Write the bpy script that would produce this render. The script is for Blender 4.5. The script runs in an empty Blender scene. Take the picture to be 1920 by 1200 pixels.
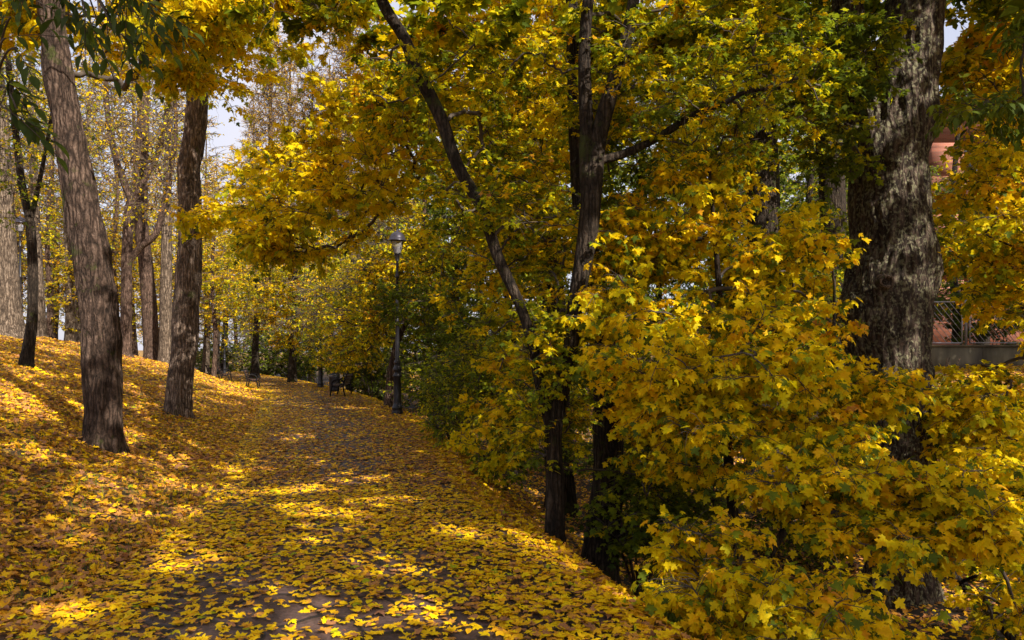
import bpy, math, random
import numpy as np
from mathutils import Vector, noise

random.seed(11)
rng = np.random.default_rng(11)
C = bpy.context.scene.collection
S = bpy.context.scene

# ------------------------------------------------------------------ camera, sky, sun, exposure
F, HZ, EYE = 1400.0, 660.0, 1.65          # focal length in photo pixels, horizon row, eye height
cam = bpy.data.cameras.new('camera')
camo = bpy.data.objects.new('camera', cam); C.objects.link(camo)
camo.location = (0, 0, EYE); camo.rotation_euler = (math.radians(90), 0, 0)
cam.sensor_width = 36; cam.lens = F / 1920 * 36
cam.shift_y = (HZ - 600) / 1920
cam.clip_end = 2000; cam.clip_start = 0.05
S.camera = camo

SUN = Vector((0.52, -0.62, 0.60)).normalized()   # direction towards the sun
elev = math.asin(SUN.z); az = math.atan2(SUN.x, SUN.y)
W = bpy.data.worlds.new('World'); S.world = W; W.use_nodes = True
nt = W.node_tree; nt.nodes.clear()
wo = nt.nodes.new('ShaderNodeOutputWorld'); bg = nt.nodes.new('ShaderNodeBackground')
sky = nt.nodes.new('ShaderNodeTexSky'); sky.sky_type = 'NISHITA'; sky.sun_disc = False
sky.sun_elevation = elev; sky.sun_rotation = az; sky.dust_density = 3.0; sky.air_density = 0.8; sky.ozone_density = 0.6
bg.inputs[1].default_value = 0.13
# thin high cloud veil over the clear sky
tcw = nt.nodes.new('ShaderNodeTexCoord'); nw = nt.nodes.new('ShaderNodeTexNoise'); nw.inputs['Scale'].default_value = 2.5; nw.inputs['Detail'].default_value = 6
nt.links.new(tcw.outputs['Generated'], nw.inputs['Vector'])
rw_ = nt.nodes.new('ShaderNodeMapRange'); rw_.inputs[1].default_value = .35; rw_.inputs[2].default_value = .6; rw_.inputs[3].default_value = .45; rw_.inputs[4].default_value = .9
nt.links.new(nw.outputs[0], rw_.inputs[0])
mw = nt.nodes.new('ShaderNodeMix'); mw.data_type = 'RGBA'; nt.links.new(rw_.outputs[0], mw.inputs[0]); nt.links.new(sky.outputs[0], mw.inputs[6]); mw.inputs[7].default_value = (3.5, 3.4, 3.75, 1)
nt.links.new(mw.outputs[2], bg.inputs[0]); nt.links.new(bg.outputs[0], wo.inputs[0])
sl = bpy.data.lights.new('sun', 'SUN'); sl.energy = 5.0; sl.angle = math.radians(0.6); sl.color = (1.0, 0.92, 0.80)
so = bpy.data.objects.new('sun', sl); C.objects.link(so)
so.rotation_euler = (-SUN).to_track_quat('-Z', 'Y').to_euler(); so.location = (20, -15, 30)
S.view_settings.view_transform = 'Standard'; S.view_settings.look = 'None'
S.view_settings.exposure = 1.0; S.view_settings.gamma = 1
cy = S.cycles
cy.max_bounces = 6; cy.diffuse_bounces = 4; cy.glossy_bounces = 2; cy.transmission_bounces = 4
cy.transparent_max_bounces = 4; cy.caustics_reflective = False; cy.caustics_refractive = False
cy.use_denoising = True

# ------------------------------------------------------------------ helpers
def P(px, py, d):
    return np.array([(px - 960) / F * d, d, EYE + (HZ - py) / F * d])

def tag(o, label=None, cat=None, group=None, kind=None):
    if label: o['label'] = label
    if cat: o['category'] = cat
    if group: o['group'] = group
    if kind: o['kind'] = kind
    return o

def empty(name, loc, label, cat, group=None):
    o = bpy.data.objects.new(name, None); C.objects.link(o); o.location = tuple(loc)
    o.empty_display_size = 0.2
    return tag(o, label, cat, group)

def mesh_np(name, V, faces, mat, parent=None, attrs=None, smooth=False, origin=None):
    """faces: list of int arrays (n,k). V world coords; origin subtracted."""
    V = np.asarray(V, dtype=np.float32)
    if origin is not None: V = V - np.asarray(origin, dtype=np.float32)
    if not isinstance(faces, (list, tuple)): faces = [faces]
    faces = [np.asarray(f, dtype=np.int32) for f in faces if len(f)]
    me = bpy.data.meshes.new(name)
    me.vertices.add(len(V)); me.vertices.foreach_set('co', V.ravel())
    loops = np.concatenate([f.ravel() for f in faces])
    starts = []; s = 0
    for f in faces:
        n, k = f.shape; starts.append(s + np.arange(n) * k); s += n * k
    starts = np.concatenate(starts).astype(np.int32)
    me.loops.add(len(loops)); me.loops.foreach_set('vertex_index', loops)
    me.polygons.add(len(starts)); me.polygons.foreach_set('loop_start', starts)
    if smooth: me.polygons.foreach_set('use_smooth', np.ones(len(starts), dtype=bool))
    if attrs:
        for k, a in attrs.items():
            at = me.attributes.new(k, 'FLOAT', 'POINT')
            at.data.foreach_set('value', np.asarray(a, dtype=np.float32))
    me.update(calc_edges=True)
    me.materials.append(mat)
    o = bpy.data.objects.new(name, me); C.objects.link(o)
    if parent is not None: o.parent = parent
    return o

class MB:
    """collects boxes, lathes and tubes into one mesh"""
    def __init__(s): s.V = []; s.Q = []; s.T = []; s.n = 0
    def add(s, V, Q=(), T=()):
        V = np.asarray(V, float).reshape(-1, 3)
        if len(Q): s.Q.append(np.asarray(Q) + s.n)
        if len(T): s.T.append(np.asarray(T) + s.n)
        s.V.append(V); s.n += len(V)
    def box(s, c, size, rz=0.0, M=None):
        sx, sy, sz = [v / 2 for v in size]
        v = np.array([[x, y, z] for z in (-sz, sz) for y in (-sy, sy) for x in (-sx, sx)])
        if M is not None: v = v @ np.asarray(M).T
        if rz: c_, s_ = math.cos(rz), math.sin(rz); v = v @ np.array([[c_, s_, 0], [-s_, c_, 0], [0, 0, 1]])
        s.add(v + np.asarray(c), [[0, 2, 3, 1], [4, 5, 7, 6], [0, 1, 5, 4], [2, 6, 7, 3], [0, 4, 6, 2], [1, 3, 7, 5]])
    def lathe(s, prof, c=(0, 0, 0), K=20, phase=0.0):
        a = np.arange(K) / K * 2 * math.pi + phase
        V = [np.stack([r * np.cos(a), r * np.sin(a), np.full(K, z)], 1) for r, z in prof]
        V = np.concatenate(V) + np.asarray(c)
        Q = [[i * K + j, i * K + (j + 1) % K, (i + 1) * K + (j + 1) % K, (i + 1) * K + j]
             for i in range(len(prof) - 1) for j in range(K)]
        s.add(V, Q)
    def tube(s, pts, r, K=8):
        V, Q = tube_np(np.asarray(pts, float), np.broadcast_to(np.asarray(r, float), (len(pts),)), K)
        s.add(V, Q)
        n = len(V)
        s.add([np.asarray(pts[0], float)], T=()); s.T.append(np.array([[s.n - 1, s.n - 1 - n + (j + 1) % K, s.n - 1 - n + j] for j in range(K)]))
        s.add([np.asarray(pts[-1], float)], T=()); b = s.n - 2 - K
        s.T.append(np.array([[s.n - 1, b + j, b + (j + 1) % K] for j in range(K)]))
    def build(s, name, mat, parent=None, smooth=False, origin=None):
        f = []
        if s.Q: f.append(np.concatenate(s.Q))
        if s.T: f.append(np.concatenate(s.T))
        return mesh_np(name, np.concatenate(s.V), f, mat, parent, smooth=smooth, origin=origin)

def tube_np(pts, rad, K):
    n = len(pts)
    T = np.gradient(pts, axis=0); T /= np.linalg.norm(T, axis=1, keepdims=True) + 1e-9
    u = np.cross(T[0], [0.31, 0.2, 0.92] if abs(T[0][2]) < 0.8 else [1, 0.1, 0]); u /= np.linalg.norm(u)
    a = np.arange(K) / K * 2 * math.pi
    V = np.zeros((n, K, 3))
    for i in range(n):
        u = u - T[i] * (u @ T[i]); u /= np.linalg.norm(u) + 1e-9
        v = np.cross(T[i], u)
        V[i] = pts[i] + rad[i] * (np.cos(a)[:, None] * u + np.sin(a)[:, None] * v)
    i, j = np.meshgrid(np.arange(n - 1), np.arange(K), indexing='ij')
    Q = np.stack([i * K + j, i * K + (j + 1) % K, (i + 1) * K + (j + 1) % K, (i + 1) * K + j], -1).reshape(-1, 4)
    return V.reshape(-1, 3), Q

def multi_tubes(L, R, K):
    """L (N,M,3) polylines, R (N,M) radii -> all tubes in one array"""
    N, M, _ = L.shape
    T = np.gradient(L, axis=1); T /= np.linalg.norm(T, axis=2, keepdims=True) + 1e-9
    mean = T.mean(1)
    ref = np.cross(mean, np.where(np.abs(mean[:, 2:3]) < 0.8, [[0.1, 0.2, 1.0]], [[1.0, 0.1, 0.0]]))
    ref /= np.linalg.norm(ref, axis=1, keepdims=True) + 1e-9
    u = ref[:, None, :] - T * (T * ref[:, None, :]).sum(2, keepdims=True)
    u /= np.linalg.norm(u, axis=2, keepdims=True) + 1e-9
    v = np.cross(T, u)
    a = np.arange(K) / K * 2 * math.pi
    V = L[:, :, None, :] + R[:, :, None, None] * (np.cos(a)[None, None, :, None] * u[:, :, None, :] + np.sin(a)[None, None, :, None] * v[:, :, None, :])
    V = V.reshape(-1, 3)
    b, i, j = np.meshgrid(np.arange(N), np.arange(M - 1), np.arange(K), indexing='ij')
    o = b * M * K
    Q = np.stack([o + i * K + j, o + i * K + (j + 1) % K, o + (i + 1) * K + (j + 1) % K, o + (i + 1) * K + j], -1).reshape(-1, 4)
    return V, Q

def nrm(a): return a / (np.linalg.norm(a, axis=-1, keepdims=True) + 1e-9)

def smooth_line(pts, rad, step):
    """Catmull-Rom resample"""
    pts = np.asarray(pts, float); rad = np.asarray(rad, float)
    p = np.vstack([2 * pts[0] - pts[1], pts, 2 * pts[-1] - pts[-2]])
    q = np.concatenate([[rad[0]], rad, [rad[-1]]])
    out = []; ro = []
    for i in range(1, len(p) - 2):
        n = max(1, int(np.linalg.norm(p[i + 1] - p[i]) / step))
        for t in np.arange(n) / n:
            t2, t3 = t * t, t ** 3
            w = np.array([-t3 + 2 * t2 - t, 3 * t3 - 5 * t2 + 2, -3 * t3 + 4 * t2 + t, t3 - t2]) / 2
            out.append(w @ p[i - 1:i + 3]); ro.append(w @ q[i - 1:i + 3])
    out.append(p[-2]); ro.append(q[-2])
    return np.array(out), np.maximum(np.array(ro), 0.002)

# ------------------------------------------------------------------ materials
def new_mat(name):
    m = bpy.data.materials.new(name); m.use_nodes = True
    n = m.node_tree.nodes; n.clear()
    out = n.new('ShaderNodeOutputMaterial')
    return m, n, m.node_tree.links, out

def ramp(n, stops):
    r = n.new('ShaderNodeValToRGB'); e = r.color_ramp.elements
    while len(e) > 1: e.remove(e[-1])
    e[0].position = stops[0][0]; e[0].color = (*stops[0][1], 1)
    for p, c in stops[1:]:
        x = e.new(p); x.color = (*c, 1)
    return r

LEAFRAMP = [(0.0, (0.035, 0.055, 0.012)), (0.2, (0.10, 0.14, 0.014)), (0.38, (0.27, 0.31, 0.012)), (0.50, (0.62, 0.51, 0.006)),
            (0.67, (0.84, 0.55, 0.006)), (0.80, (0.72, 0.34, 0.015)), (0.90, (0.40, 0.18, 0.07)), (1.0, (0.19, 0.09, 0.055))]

def leaf_mat(name, trans=0.4, rough=0.55, spec=0.1):
    m, n, l, out = new_mat(name)
    at = n.new('ShaderNodeAttribute'); at.attribute_name = 'hue'
    tc = n.new('ShaderNodeTexCoord'); nz = n.new('ShaderNodeTexNoise'); nz.inputs['Scale'].default_value = 30; nz.inputs['Detail'].default_value = 3
    l.new(tc.outputs['Object'], nz.inputs['Vector'])
    ma = n.new('ShaderNodeMath'); ma.operation = 'MULTIPLY_ADD'; ma.inputs[1].default_value = 0.16; ma.inputs[2].default_value = -0.08
    l.new(nz.outputs[0], ma.inputs[0])
    ad = n.new('ShaderNodeMath'); ad.operation = 'ADD'; l.new(ma.outputs[0], ad.inputs[0]); l.new(at.outputs['Fac'], ad.inputs[1])
    r = ramp(n, LEAFRAMP); l.new(ad.outputs[0], r.inputs[0])
    b = n.new('ShaderNodeBsdfPrincipled'); b.inputs['Roughness'].default_value = rough
    b.inputs['Specular IOR Level'].default_value = spec
    t = n.new('ShaderNodeBsdfTranslucent'); mx = n.new('ShaderNodeMixShader'); mx.inputs[0].default_value = trans
    l.new(r.outputs[0], b.inputs['Base Color']); hs = n.new('ShaderNodeHueSaturation'); hs.inputs['Hue'].default_value = 0.507; hs.inputs['Saturation'].default_value = 1.0; hs.inputs['Value'].default_value = 1.2; l.new(r.outputs[0], hs.inputs['Color']); l.new(hs.outputs[0], t.inputs[0])
    l.new(b.outputs[0], mx.inputs[1]); l.new(t.outputs[0], mx.inputs[2]); l.new(mx.outputs[0], out.inputs[0])
    return m

def bark_mat(name, c1, c2, moss=0.5, lichen=0.0, sc=1.0, bump=0.6):
    m, n, l, out = new_mat(name)
    tc = n.new('ShaderNodeTexCoord')
    mp = n.new('ShaderNodeMapping'); mp.inputs['Scale'].default_value = (28 * sc, 28 * sc, 11.0 * sc); l.new(tc.outputs['Object'], mp.inputs[0])
    n1 = n.new('ShaderNodeTexNoise'); n1.inputs['Scale'].default_value = 1.0; n1.inputs['Detail'].default_value = 6; n1.inputs['Roughness'].default_value = 0.65; n1.inputs['Distortion'].default_value = 1.2
    l.new(mp.outputs[0], n1.inputs['Vector'])
    v = n.new('ShaderNodeTexVoronoi'); v.feature = 'DISTANCE_TO_EDGE'; v.inputs['Scale'].default_value = 0.62
    n2 = n.new('ShaderNodeTexNoise'); n2.inputs['Scale'].default_value = 3.0; n2.inputs['Detail'].default_value = 5; l.new(tc.outputs['Object'], n2.inputs['Vector'])
    mpv = n.new('ShaderNodeMapping'); mpv.inputs['Scale'].default_value = (30 * sc, 30 * sc, 2.6 * sc); l.new(tc.outputs['Object'], mpv.inputs[0])
    vm = n.new('ShaderNodeVectorMath'); vm.operation = 'MULTIPLY_ADD'; vm.inputs[1].default_value = (3.2, 3.2, 2.0)
    l.new(n2.outputs['Color'], vm.inputs[0]); l.new(mpv.outputs[0], vm.inputs[2]); l.new(vm.outputs[0], v.inputs['Vector'])
    r = ramp(n, [(0.3, c1), (0.7, c2)]); l.new(n1.outputs[0], r.inputs[0])
    cr = ramp(n, [(0.0, (0.10, 0.09, 0.08)), (0.14, (0.55, 0.52, 0.5)), (0.3, (1, 1, 1))]); l.new(v.outputs['Distance'], cr.inputs[0])
    mx = n.new('ShaderNodeMix'); mx.data_type = 'RGBA'; mx.blend_type = 'MULTIPLY'; mx.inputs[0].default_value = 0.85
    l.new(r.outputs[0], mx.inputs[6]); l.new(cr.outputs[0], mx.inputs[7])
    # broad tonal blotches and a second, finer set of cracks
    bl = ramp(n, [(0.36, (.5, .48, .46)), (0.62, (1.2, 1.18, 1.15))]); n5 = n.new('ShaderNodeTexNoise'); n5.inputs['Scale'].default_value = 5.5; n5.inputs['Detail'].default_value = 9; n5.inputs['Roughness'].default_value = .72
    l.new(tc.outputs['Object'], n5.inputs['Vector']); l.new(n5.outputs[0], bl.inputs[0])
    mb_ = n.new('ShaderNodeMix'); mb_.data_type = 'RGBA'; mb_.blend_type = 'MULTIPLY'; mb_.inputs[0].default_value = 1; l.new(mx.outputs[2], mb_.inputs[6]); l.new(bl.outputs[0], mb_.inputs[7])
    # moss and lichen patches
    n3 = n.new('ShaderNodeTexNoise'); n3.inputs['Scale'].default_value = 2.3; n3.inputs['Detail'].default_value = 8; n3.inputs['Roughness'].default_value = 0.7
    l.new(tc.outputs['Object'], n3.inputs['Vector'])
    mr = ramp(n, [(0.66 - 0.14 * moss, (0, 0, 0)), (0.74 - 0.14 * moss, (1, 1, 1))]); l.new(n3.outputs[0], mr.inputs[0])
    m2 = n.new('ShaderNodeMix'); m2.data_type = 'RGBA'; l.new(mr.outputs[0], m2.inputs[0]); l.new(mb_.outputs[2], m2.inputs[6]); m2.inputs[7].default_value = (0.045, 0.052, 0.012, 1)
    last = m2.outputs[2]
    if lichen:
        n4 = n.new('ShaderNodeTexNoise'); n4.inputs['Scale'].default_value = 26; n4.inputs['Detail'].default_value = 4
        l.new(tc.outputs['Object'], n4.inputs['Vector'])
        ml = n.new('ShaderNodeMath'); ml.operation = 'MULTIPLY'; l.new(n4.outputs[0], ml.inputs[0]); l.new(n1.outputs[0], ml.inputs[1])
        lr = ramp(n, [(0.255, (0, 0, 0)), (0.32, (lichen,) * 3)]); l.new(ml.outputs[0], lr.inputs[0])
        m3 = n.new('ShaderNodeMix'); m3.data_type = 'RGBA'; l.new(lr.outputs[0], m3.inputs[0]); l.new(last, m3.inputs[6]); m3.inputs[7].default_value = (0.21, 0.20, 0.12, 1)
        last = m3.outputs[2]
    b = n.new('ShaderNodeBsdfPrincipled'); b.inputs['Roughness'].default_value = 0.9; b.inputs['Specular IOR Level'].default_value = 0.2
    l.new(last, b.inputs['Base Color'])
    hm = n.new('ShaderNodeMath'); hm.operation = 'MULTIPLY_ADD'; l.new(v.outputs['Distance'], hm.inputs[0]); hm.inputs[1].default_value = 1.6; l.new(n1.outputs[0], hm.inputs[2])
    bp = n.new('ShaderNodeBump'); bp.inputs['Strength'].default_value = min(1, bump * 1.5); bp.inputs['Distance'].default_value = 0.05
    l.new(hm.outputs[0], bp.inputs['Height']); l.new(bp.outputs[0], b.inputs['Normal'])
    l.new(b.outputs[0], out.inputs[0])
    return m

def simple_mat(name, col, rough=0.5, metal=0.0, var=0.15, scale=12, bump=0.0, bscale=60):
    m, n, l, out = new_mat(name)
    tc = n.new('ShaderNodeTexCoord'); nz = n.new('ShaderNodeTexNoise'); nz.inputs['Scale'].default_value = scale; nz.inputs['Detail'].default_value = 5
    l.new(tc.outputs['Object'], nz.inputs['Vector'])
    r = ramp(n, [(0.3, tuple(c * (1 - var) for c in col)), (0.7, tuple(min(1, c * (1 + var)) for c in col))]); l.new(nz.outputs[0], r.inputs[0])
    b = n.new('ShaderNodeBsdfPrincipled'); b.inputs['Roughness'].default_value = rough; b.inputs['Metallic'].default_value = metal
    l.new(r.outputs[0], b.inputs['Base Color'])
    if bump:
        n2 = n.new('ShaderNodeTexNoise'); n2.inputs['Scale'].default_value = bscale; n2.inputs['Detail'].default_value = 4; l.new(tc.outputs['Object'], n2.inputs['Vector'])
        bp = n.new('ShaderNodeBump'); bp.inputs['Strength'].default_value = bump; bp.inputs['Distance'].default_value = 0.01
        l.new(n2.outputs[0], bp.inputs['Height']); l.new(bp.outputs[0], b.inputs['Normal'])
    l.new(b.outputs[0], out.inputs[0])
    return m

M_leaf = leaf_mat('maple_leaf', 0.46)
M_litter = leaf_mat('fallen_leaf', 0.12, 0.6, 0.1)
M_ash = leaf_mat('ash_leaf', 0.22, 0.6, 0.12)
M_bark = bark_mat('bark_grey_brown', (0.05, 0.032, 0.025), (0.25, 0.165, 0.125), moss=0.42, sc=1.0)
M_barkd = bark_mat('bark_brown', (0.04, 0.026, 0.020), (0.19, 0.13, 0.10), moss=0.55)
M_barkl = bark_mat('bark_grey', (0.10, 0.070, 0.056), (0.42, 0.32, 0.25), moss=0.4)
M_pale = bark_mat('bark_pale', (0.10, 0.075, 0.055), (0.32, 0.25, 0.19), moss=0.1, sc=0.8)
M_dark = bark_mat('bark_dark', (0.022, 0.016, 0.012), (0.10, 0.075, 0.055), moss=0.7, sc=1.2)
M_old = bark_mat('bark_old', (0.042, 0.030, 0.024), (0.19, 0.14, 0.11), moss=0.4, lichen=0.75, sc=0.75, bump=1.0)
M_twig = simple_mat('twig_bark', (0.055, 0.040, 0.028), 0.85, var=0.4, scale=8)
M_twigp = simple_mat('twig_bark_pale', (0.085, 0.055, 0.032), 0.85, var=0.35, scale=5)
M_iron = simple_mat('painted_iron', (0.022, 0.021, 0.026), 0.38, 0.35, var=0.3, bump=0.15)

# ------------------------------------------------------------------ terrain
EY = np.array([-30, -5, 2, 4.28, 5.44, 6.6, 7.7, 10.0, 14.4, 18.5, 22, 27.2, 34, 44.4, 60, 80, 120, 400])
XR = np.array([4.5, 2.7, 1.75, 1.04, .70, .377, 0, -.57, -1.34, -2.24, -3.3, -5.05, -7.8, -12.7, -21, -33, -60, -250])
LY = np.array([-30, -5, 2, 4.28, 8, 12.2, 19.25, 30.8, 34, 42, 50, 60, 80, 120, 400])
XL = np.array([-1.5, -2.1, -2.55, -2.75, -3.2, -4.5, -6.6, -10.1, -11.9, -16, -20.5, -26, -38, -66, -260])
def xr(y): return np.interp(y, EY, XR)
def xl(y): return np.interp(y, LY, XL)
def H(x, y):
    x = np.asarray(x, float); y = np.asarray(y, float)
    u = xl(y) - x; v = x - xr(y)
    zl = np.interp(u, [0, .5, 1.4, 3, 5.3, 7.5, 10, 15, 60], [0, .06, .33, .85, 1.38, 1.92, 2.28, 2.45, 3.2])
    fl = np.interp(v, [-.35, 0, .4, 1.0, 1.8, 3, 5, 7, 12, 60], [0, -.05, -.35, -.8, -1.25, -1.45, -1.4, -1.25, -.5, 1.0])
    xrz = np.interp(x, [5, 6.5, 8, 10, 13, 16, 30, 80], [-9, -2.0, -1.0, -.2, .85, 1.16, 1.25, 2.0])
    zr = np.where(v > 3, np.maximum(fl, xrz), fl)
    w = np.clip(np.maximum(u, v) / 2, 0, 1)
    nz = 0.05 * np.sin(x * 1.7 + y * .6) * np.sin(y * 1.3 - x * .4) + 0.03 * np.sin(x * 4.1 + 1.3 * np.sin(y * 2.2)) + 0.015 * np.sin(y * 7.3 + x * 5.1)
    return np.where(u > 0, zl, np.where(v > -.35, zr, 0)) + nz * w

def ground_hit(px, py):
    for d in np.arange(3, 120, 0.02):
        p = P(px, py, d)
        if p[2] <= H(p[0], p[1]): return d
    return 120.0

def axis(segs):
    out = []
    for a, b, s in segs: out.append(np.arange(a, b, s))
    return np.concatenate(out + [[segs[-1][1]]])
gx = axis([(-600, -80, 60), (-80, -30, 2.5), (-30, -12, .6), (-12, 8, .16), (8, 20, .5), (20, 80, 4), (80, 600, 60)])
gy = axis([(-60, -4, 4), (-4, 2, .5), (2, 16, .16), (16, 40, .5), (40, 90, 2), (90, 700, 60)])
X, Y = np.meshgrid(gx, gy, indexing='ij')
Z = H(X, Y)
inside = (X > xl(Y) - .05) & (X < xr(Y) - .3)
Z = np.where(inside, Z - 0.03, Z)
V = np.stack([X, Y, Z], -1).reshape(-1, 3)
ni, nj = len(gx), len(gy)
i, j = np.meshgrid(np.arange(ni - 1), np.arange(nj - 1), indexing='ij')
Q = np.stack([i * nj + j, (i + 1) * nj + j, (i + 1) * nj + j + 1, i * nj + j + 1], -1).reshape(-1, 4)

def ground_material():
    m, n, l, out = new_mat('leafy_soil')
    tc = n.new('ShaderNodeTexCoord')
    v = n.new('ShaderNodeTexVoronoi'); v.inputs['Scale'].default_value = 13; l.new(tc.outputs['Object'], v.inputs['Vector'])
    sp = n.new('ShaderNodeSeparateColor'); l.new(v.outputs['Color'], sp.inputs[0])
    r = ramp(n, [(0.0, (0.03, 0.02, 0.012)), (0.3, (0.09, 0.045, 0.02)), (0.55, (0.22, 0.10, 0.03)), (0.8, (0.42, 0.22, 0.02)), (1.0, (0.55, 0.33, 0.02))])
    l.new(sp.outputs[0], r.inputs[0])
    n1 = n.new('ShaderNodeTexNoise'); n1.inputs['Scale'].default_value = 1.3; n1.inputs['Detail'].default_value = 6; l.new(tc.outputs['Object'], n1.inputs['Vector'])
    g = ramp(n, [(0.52, (0, 0, 0)), (0.62, (0.6, 0.6, 0.6))]); l.new(n1.outputs[0], g.inputs[0])
    mx = n.new('ShaderNodeMix'); mx.data_type = 'RGBA'; l.new(g.outputs[0], mx.inputs[0]); l.new(r.outputs[0], mx.inputs[6]); mx.inputs[7].default_value = (0.035, 0.035, 0.012, 1)
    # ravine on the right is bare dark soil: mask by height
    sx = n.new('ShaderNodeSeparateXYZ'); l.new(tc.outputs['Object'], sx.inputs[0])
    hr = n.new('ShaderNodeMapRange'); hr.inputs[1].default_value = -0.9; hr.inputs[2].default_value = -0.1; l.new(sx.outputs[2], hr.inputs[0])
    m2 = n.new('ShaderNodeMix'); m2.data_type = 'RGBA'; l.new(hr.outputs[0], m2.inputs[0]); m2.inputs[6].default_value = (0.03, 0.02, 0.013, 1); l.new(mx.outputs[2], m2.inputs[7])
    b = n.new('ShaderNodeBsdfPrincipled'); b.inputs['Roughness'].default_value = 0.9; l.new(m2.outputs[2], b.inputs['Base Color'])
    bp = n.new('ShaderNodeBump'); bp.inputs['Strength'].default_value = 0.7; bp.inputs['Distance'].default_value = 0.03
    l.new(sp.outputs[1], bp.inputs['Height']); l.new(bp.outputs[0], b.inputs['Normal'])
    l.new(b.outputs[0], out.inputs[0]); return m
tag(mesh_np('ground', V, Q, ground_material(), smooth=True), kind='structure')

def path_material():
    m, n, l, out = new_mat('flagstones')
    tc = n.new('ShaderNodeTexCoord')
    n0 = n.new('ShaderNodeTexNoise'); n0.inputs['Scale'].default_value = 2.2; n0.inputs['Detail'].default_value = 3; l.new(tc.outputs['Object'], n0.inputs['Vector'])
    vm = n.new('ShaderNodeVectorMath'); vm.operation = 'MULTIPLY_ADD'; vm.inputs[1].default_value = (.16, .16, 0); l.new(n0.outputs['Color'], vm.inputs[0]); l.new(tc.outputs['Object'], vm.inputs[2])
    v = n.new('ShaderNodeTexVoronoi'); v.feature = 'DISTANCE_TO_EDGE'; v.inputs['Scale'].default_value = 1.9; l.new(vm.outputs[0], v.inputs['Vector'])
    v2 = n.new('ShaderNodeTexVoronoi'); v2.inputs['Scale'].default_value = 1.9; l.new(vm.outputs[0], v2.inputs['Vector'])
    sp = n.new('ShaderNodeSeparateColor'); l.new(v2.outputs['Color'], sp.inputs[0])
    st = ramp(n, [(0, (0.062, 0.036, 0.030)), (1, (0.105, 0.064, 0.054))]); l.new(sp.outputs[0], st.inputs[0])
    n1 = n.new('ShaderNodeTexNoise'); n1.inputs['Scale'].default_value = 35; n1.inputs['Detail'].default_value = 8; l.new(tc.outputs['Object'], n1.inputs['Vector'])
    nr = ramp(n, [(0.3, (.6, .6, .6)), (0.7, (1.25, 1.2, 1.2))]); l.new(n1.outputs[0], nr.inputs[0])
    m0 = n.new('ShaderNodeMix'); m0.data_type = 'RGBA'; m0.blend_type = 'MULTIPLY'; m0.inputs[0].default_value = 1; l.new(st.outputs[0], m0.inputs[6]); l.new(nr.outputs[0], m0.inputs[7])
    jr = ramp(n, [(0.0, (1, 1, 1)), (0.022, (1, 1, 1)), (0.04, (0, 0, 0))]); l.new(v.outputs['Distance'], jr.inputs[0])
    m1 = n.new('ShaderNodeMix'); m1.data_type = 'RGBA'; l.new(jr.outputs[0], m1.inputs[0]); l.new(m0.outputs[2], m1.inputs[6]); m1.inputs[7].default_value = (0.018, 0.013, 0.012, 1)
    b = n.new('ShaderNodeBsdfPrincipled'); b.inputs['Roughness'].default_value = 0.62; l.new(m1.outputs[2], b.inputs['Base Color'])
    hr = ramp(n, [(0.0, (0, 0, 0)), (0.09, (1, 1, 1))]); l.new(v.outputs['Distance'], hr.inputs[0])
    ha = n.new('ShaderNodeMath'); ha.operation = 'MULTIPLY_ADD'; l.new(n1.outputs[0], ha.inputs[0]); ha.inputs[1].default_value = 0.3; l.new(hr.outputs[0], ha.inputs[2])
    bp = n.new('ShaderNodeBump'); bp.inputs['Strength'].default_value = 0.8; bp.inputs['Distance'].default_value = 0.02
    l.new(ha.outputs[0], bp.inputs['Height']); l.new(bp.outputs[0], b.inputs['Normal'])
    l.new(b.outputs[0], out.inputs[0]); return m
ys = axis([(-20, 2, 1.0), (2, 30, .4), (30, 110, 1.5)])
ts = np.linspace(0, 1, 14)
A = xl(ys)[:, None] * (1 - ts) + (xr(ys)[:, None] - .32) * ts
PV = np.stack([A, np.broadcast_to(ys[:, None], A.shape), 0.004 + 0.02 * (1 - (2 * ts[None, :] - 1) ** 2) + 0 * A], -1).reshape(-1, 3)
i, j = np.meshgrid(np.arange(len(ys) - 1), np.arange(13), indexing='ij')
PQ = np.stack([i * 14 + j, i * 14 + j + 1, (i + 1) * 14 + j + 1, (i + 1) * 14 + j], -1).reshape(-1, 4)
tag(mesh_np('path', PV, PQ, path_material(), smooth=True), kind='structure')

# ------------------------------------------------------------------ leaves
def fan(outline, c=(0, .33), curv=.3, fold=.12, petiole=False, twist=0.0):
    o = np.array(outline, float)
    full = np.vstack([o, (o[1:-1] * [-1, 1])[::-1]])
    pts = np.vstack([[c], full])
    x, y = pts[:, 0], pts[:, 1]
    z = fold * np.abs(x) - curv * (x ** 2) - curv * .7 * (y - .3) ** 2 + twist * x * (y - .3)
    V = np.stack([x, y, z], 1)
    n = len(full)
    T = [[0, 1 + k, 1 + (k + 1) % n] for k in range(n)]
    if petiole:
        b = len(V)
        V = np.vstack([V, [[-.012, -.02, z[1]], [.012, -.02, z[1]], [0.0, -.55, .14]]]); T.append([b, b + 1, b + 2])
    return V, np.array(T)
HI_O = [(0, 0), (.14, -.07), (.33, -.10), (.34, .04), (.27, .14), (.50, .17), (.63, .40), (.42, .45), (.19, .47), (.29, .67), (.12, .75), (0, 1.0)]
MID_O = [(0, 0), (.34, -.09), (.27, .14), (.61, .36), (.20, .48), (.25, .68), (0, 1.0)]
FM_O = [(0, 0), (.30, -.02), (.22, .18), (.50, .38), (.45, .50), (.15, .50), (.18, .78), (0, .9)]
LO_O = [(0, 0), (.45, .22), (.16, .5), (0, 1)]
EL_O = [(0, 0), (.14, .2), (.20, .42), (.13, .72), (0, 1)]
OV_O = [(0, 0), (.24, .25), (.25, .55), (0, 1)]
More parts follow.
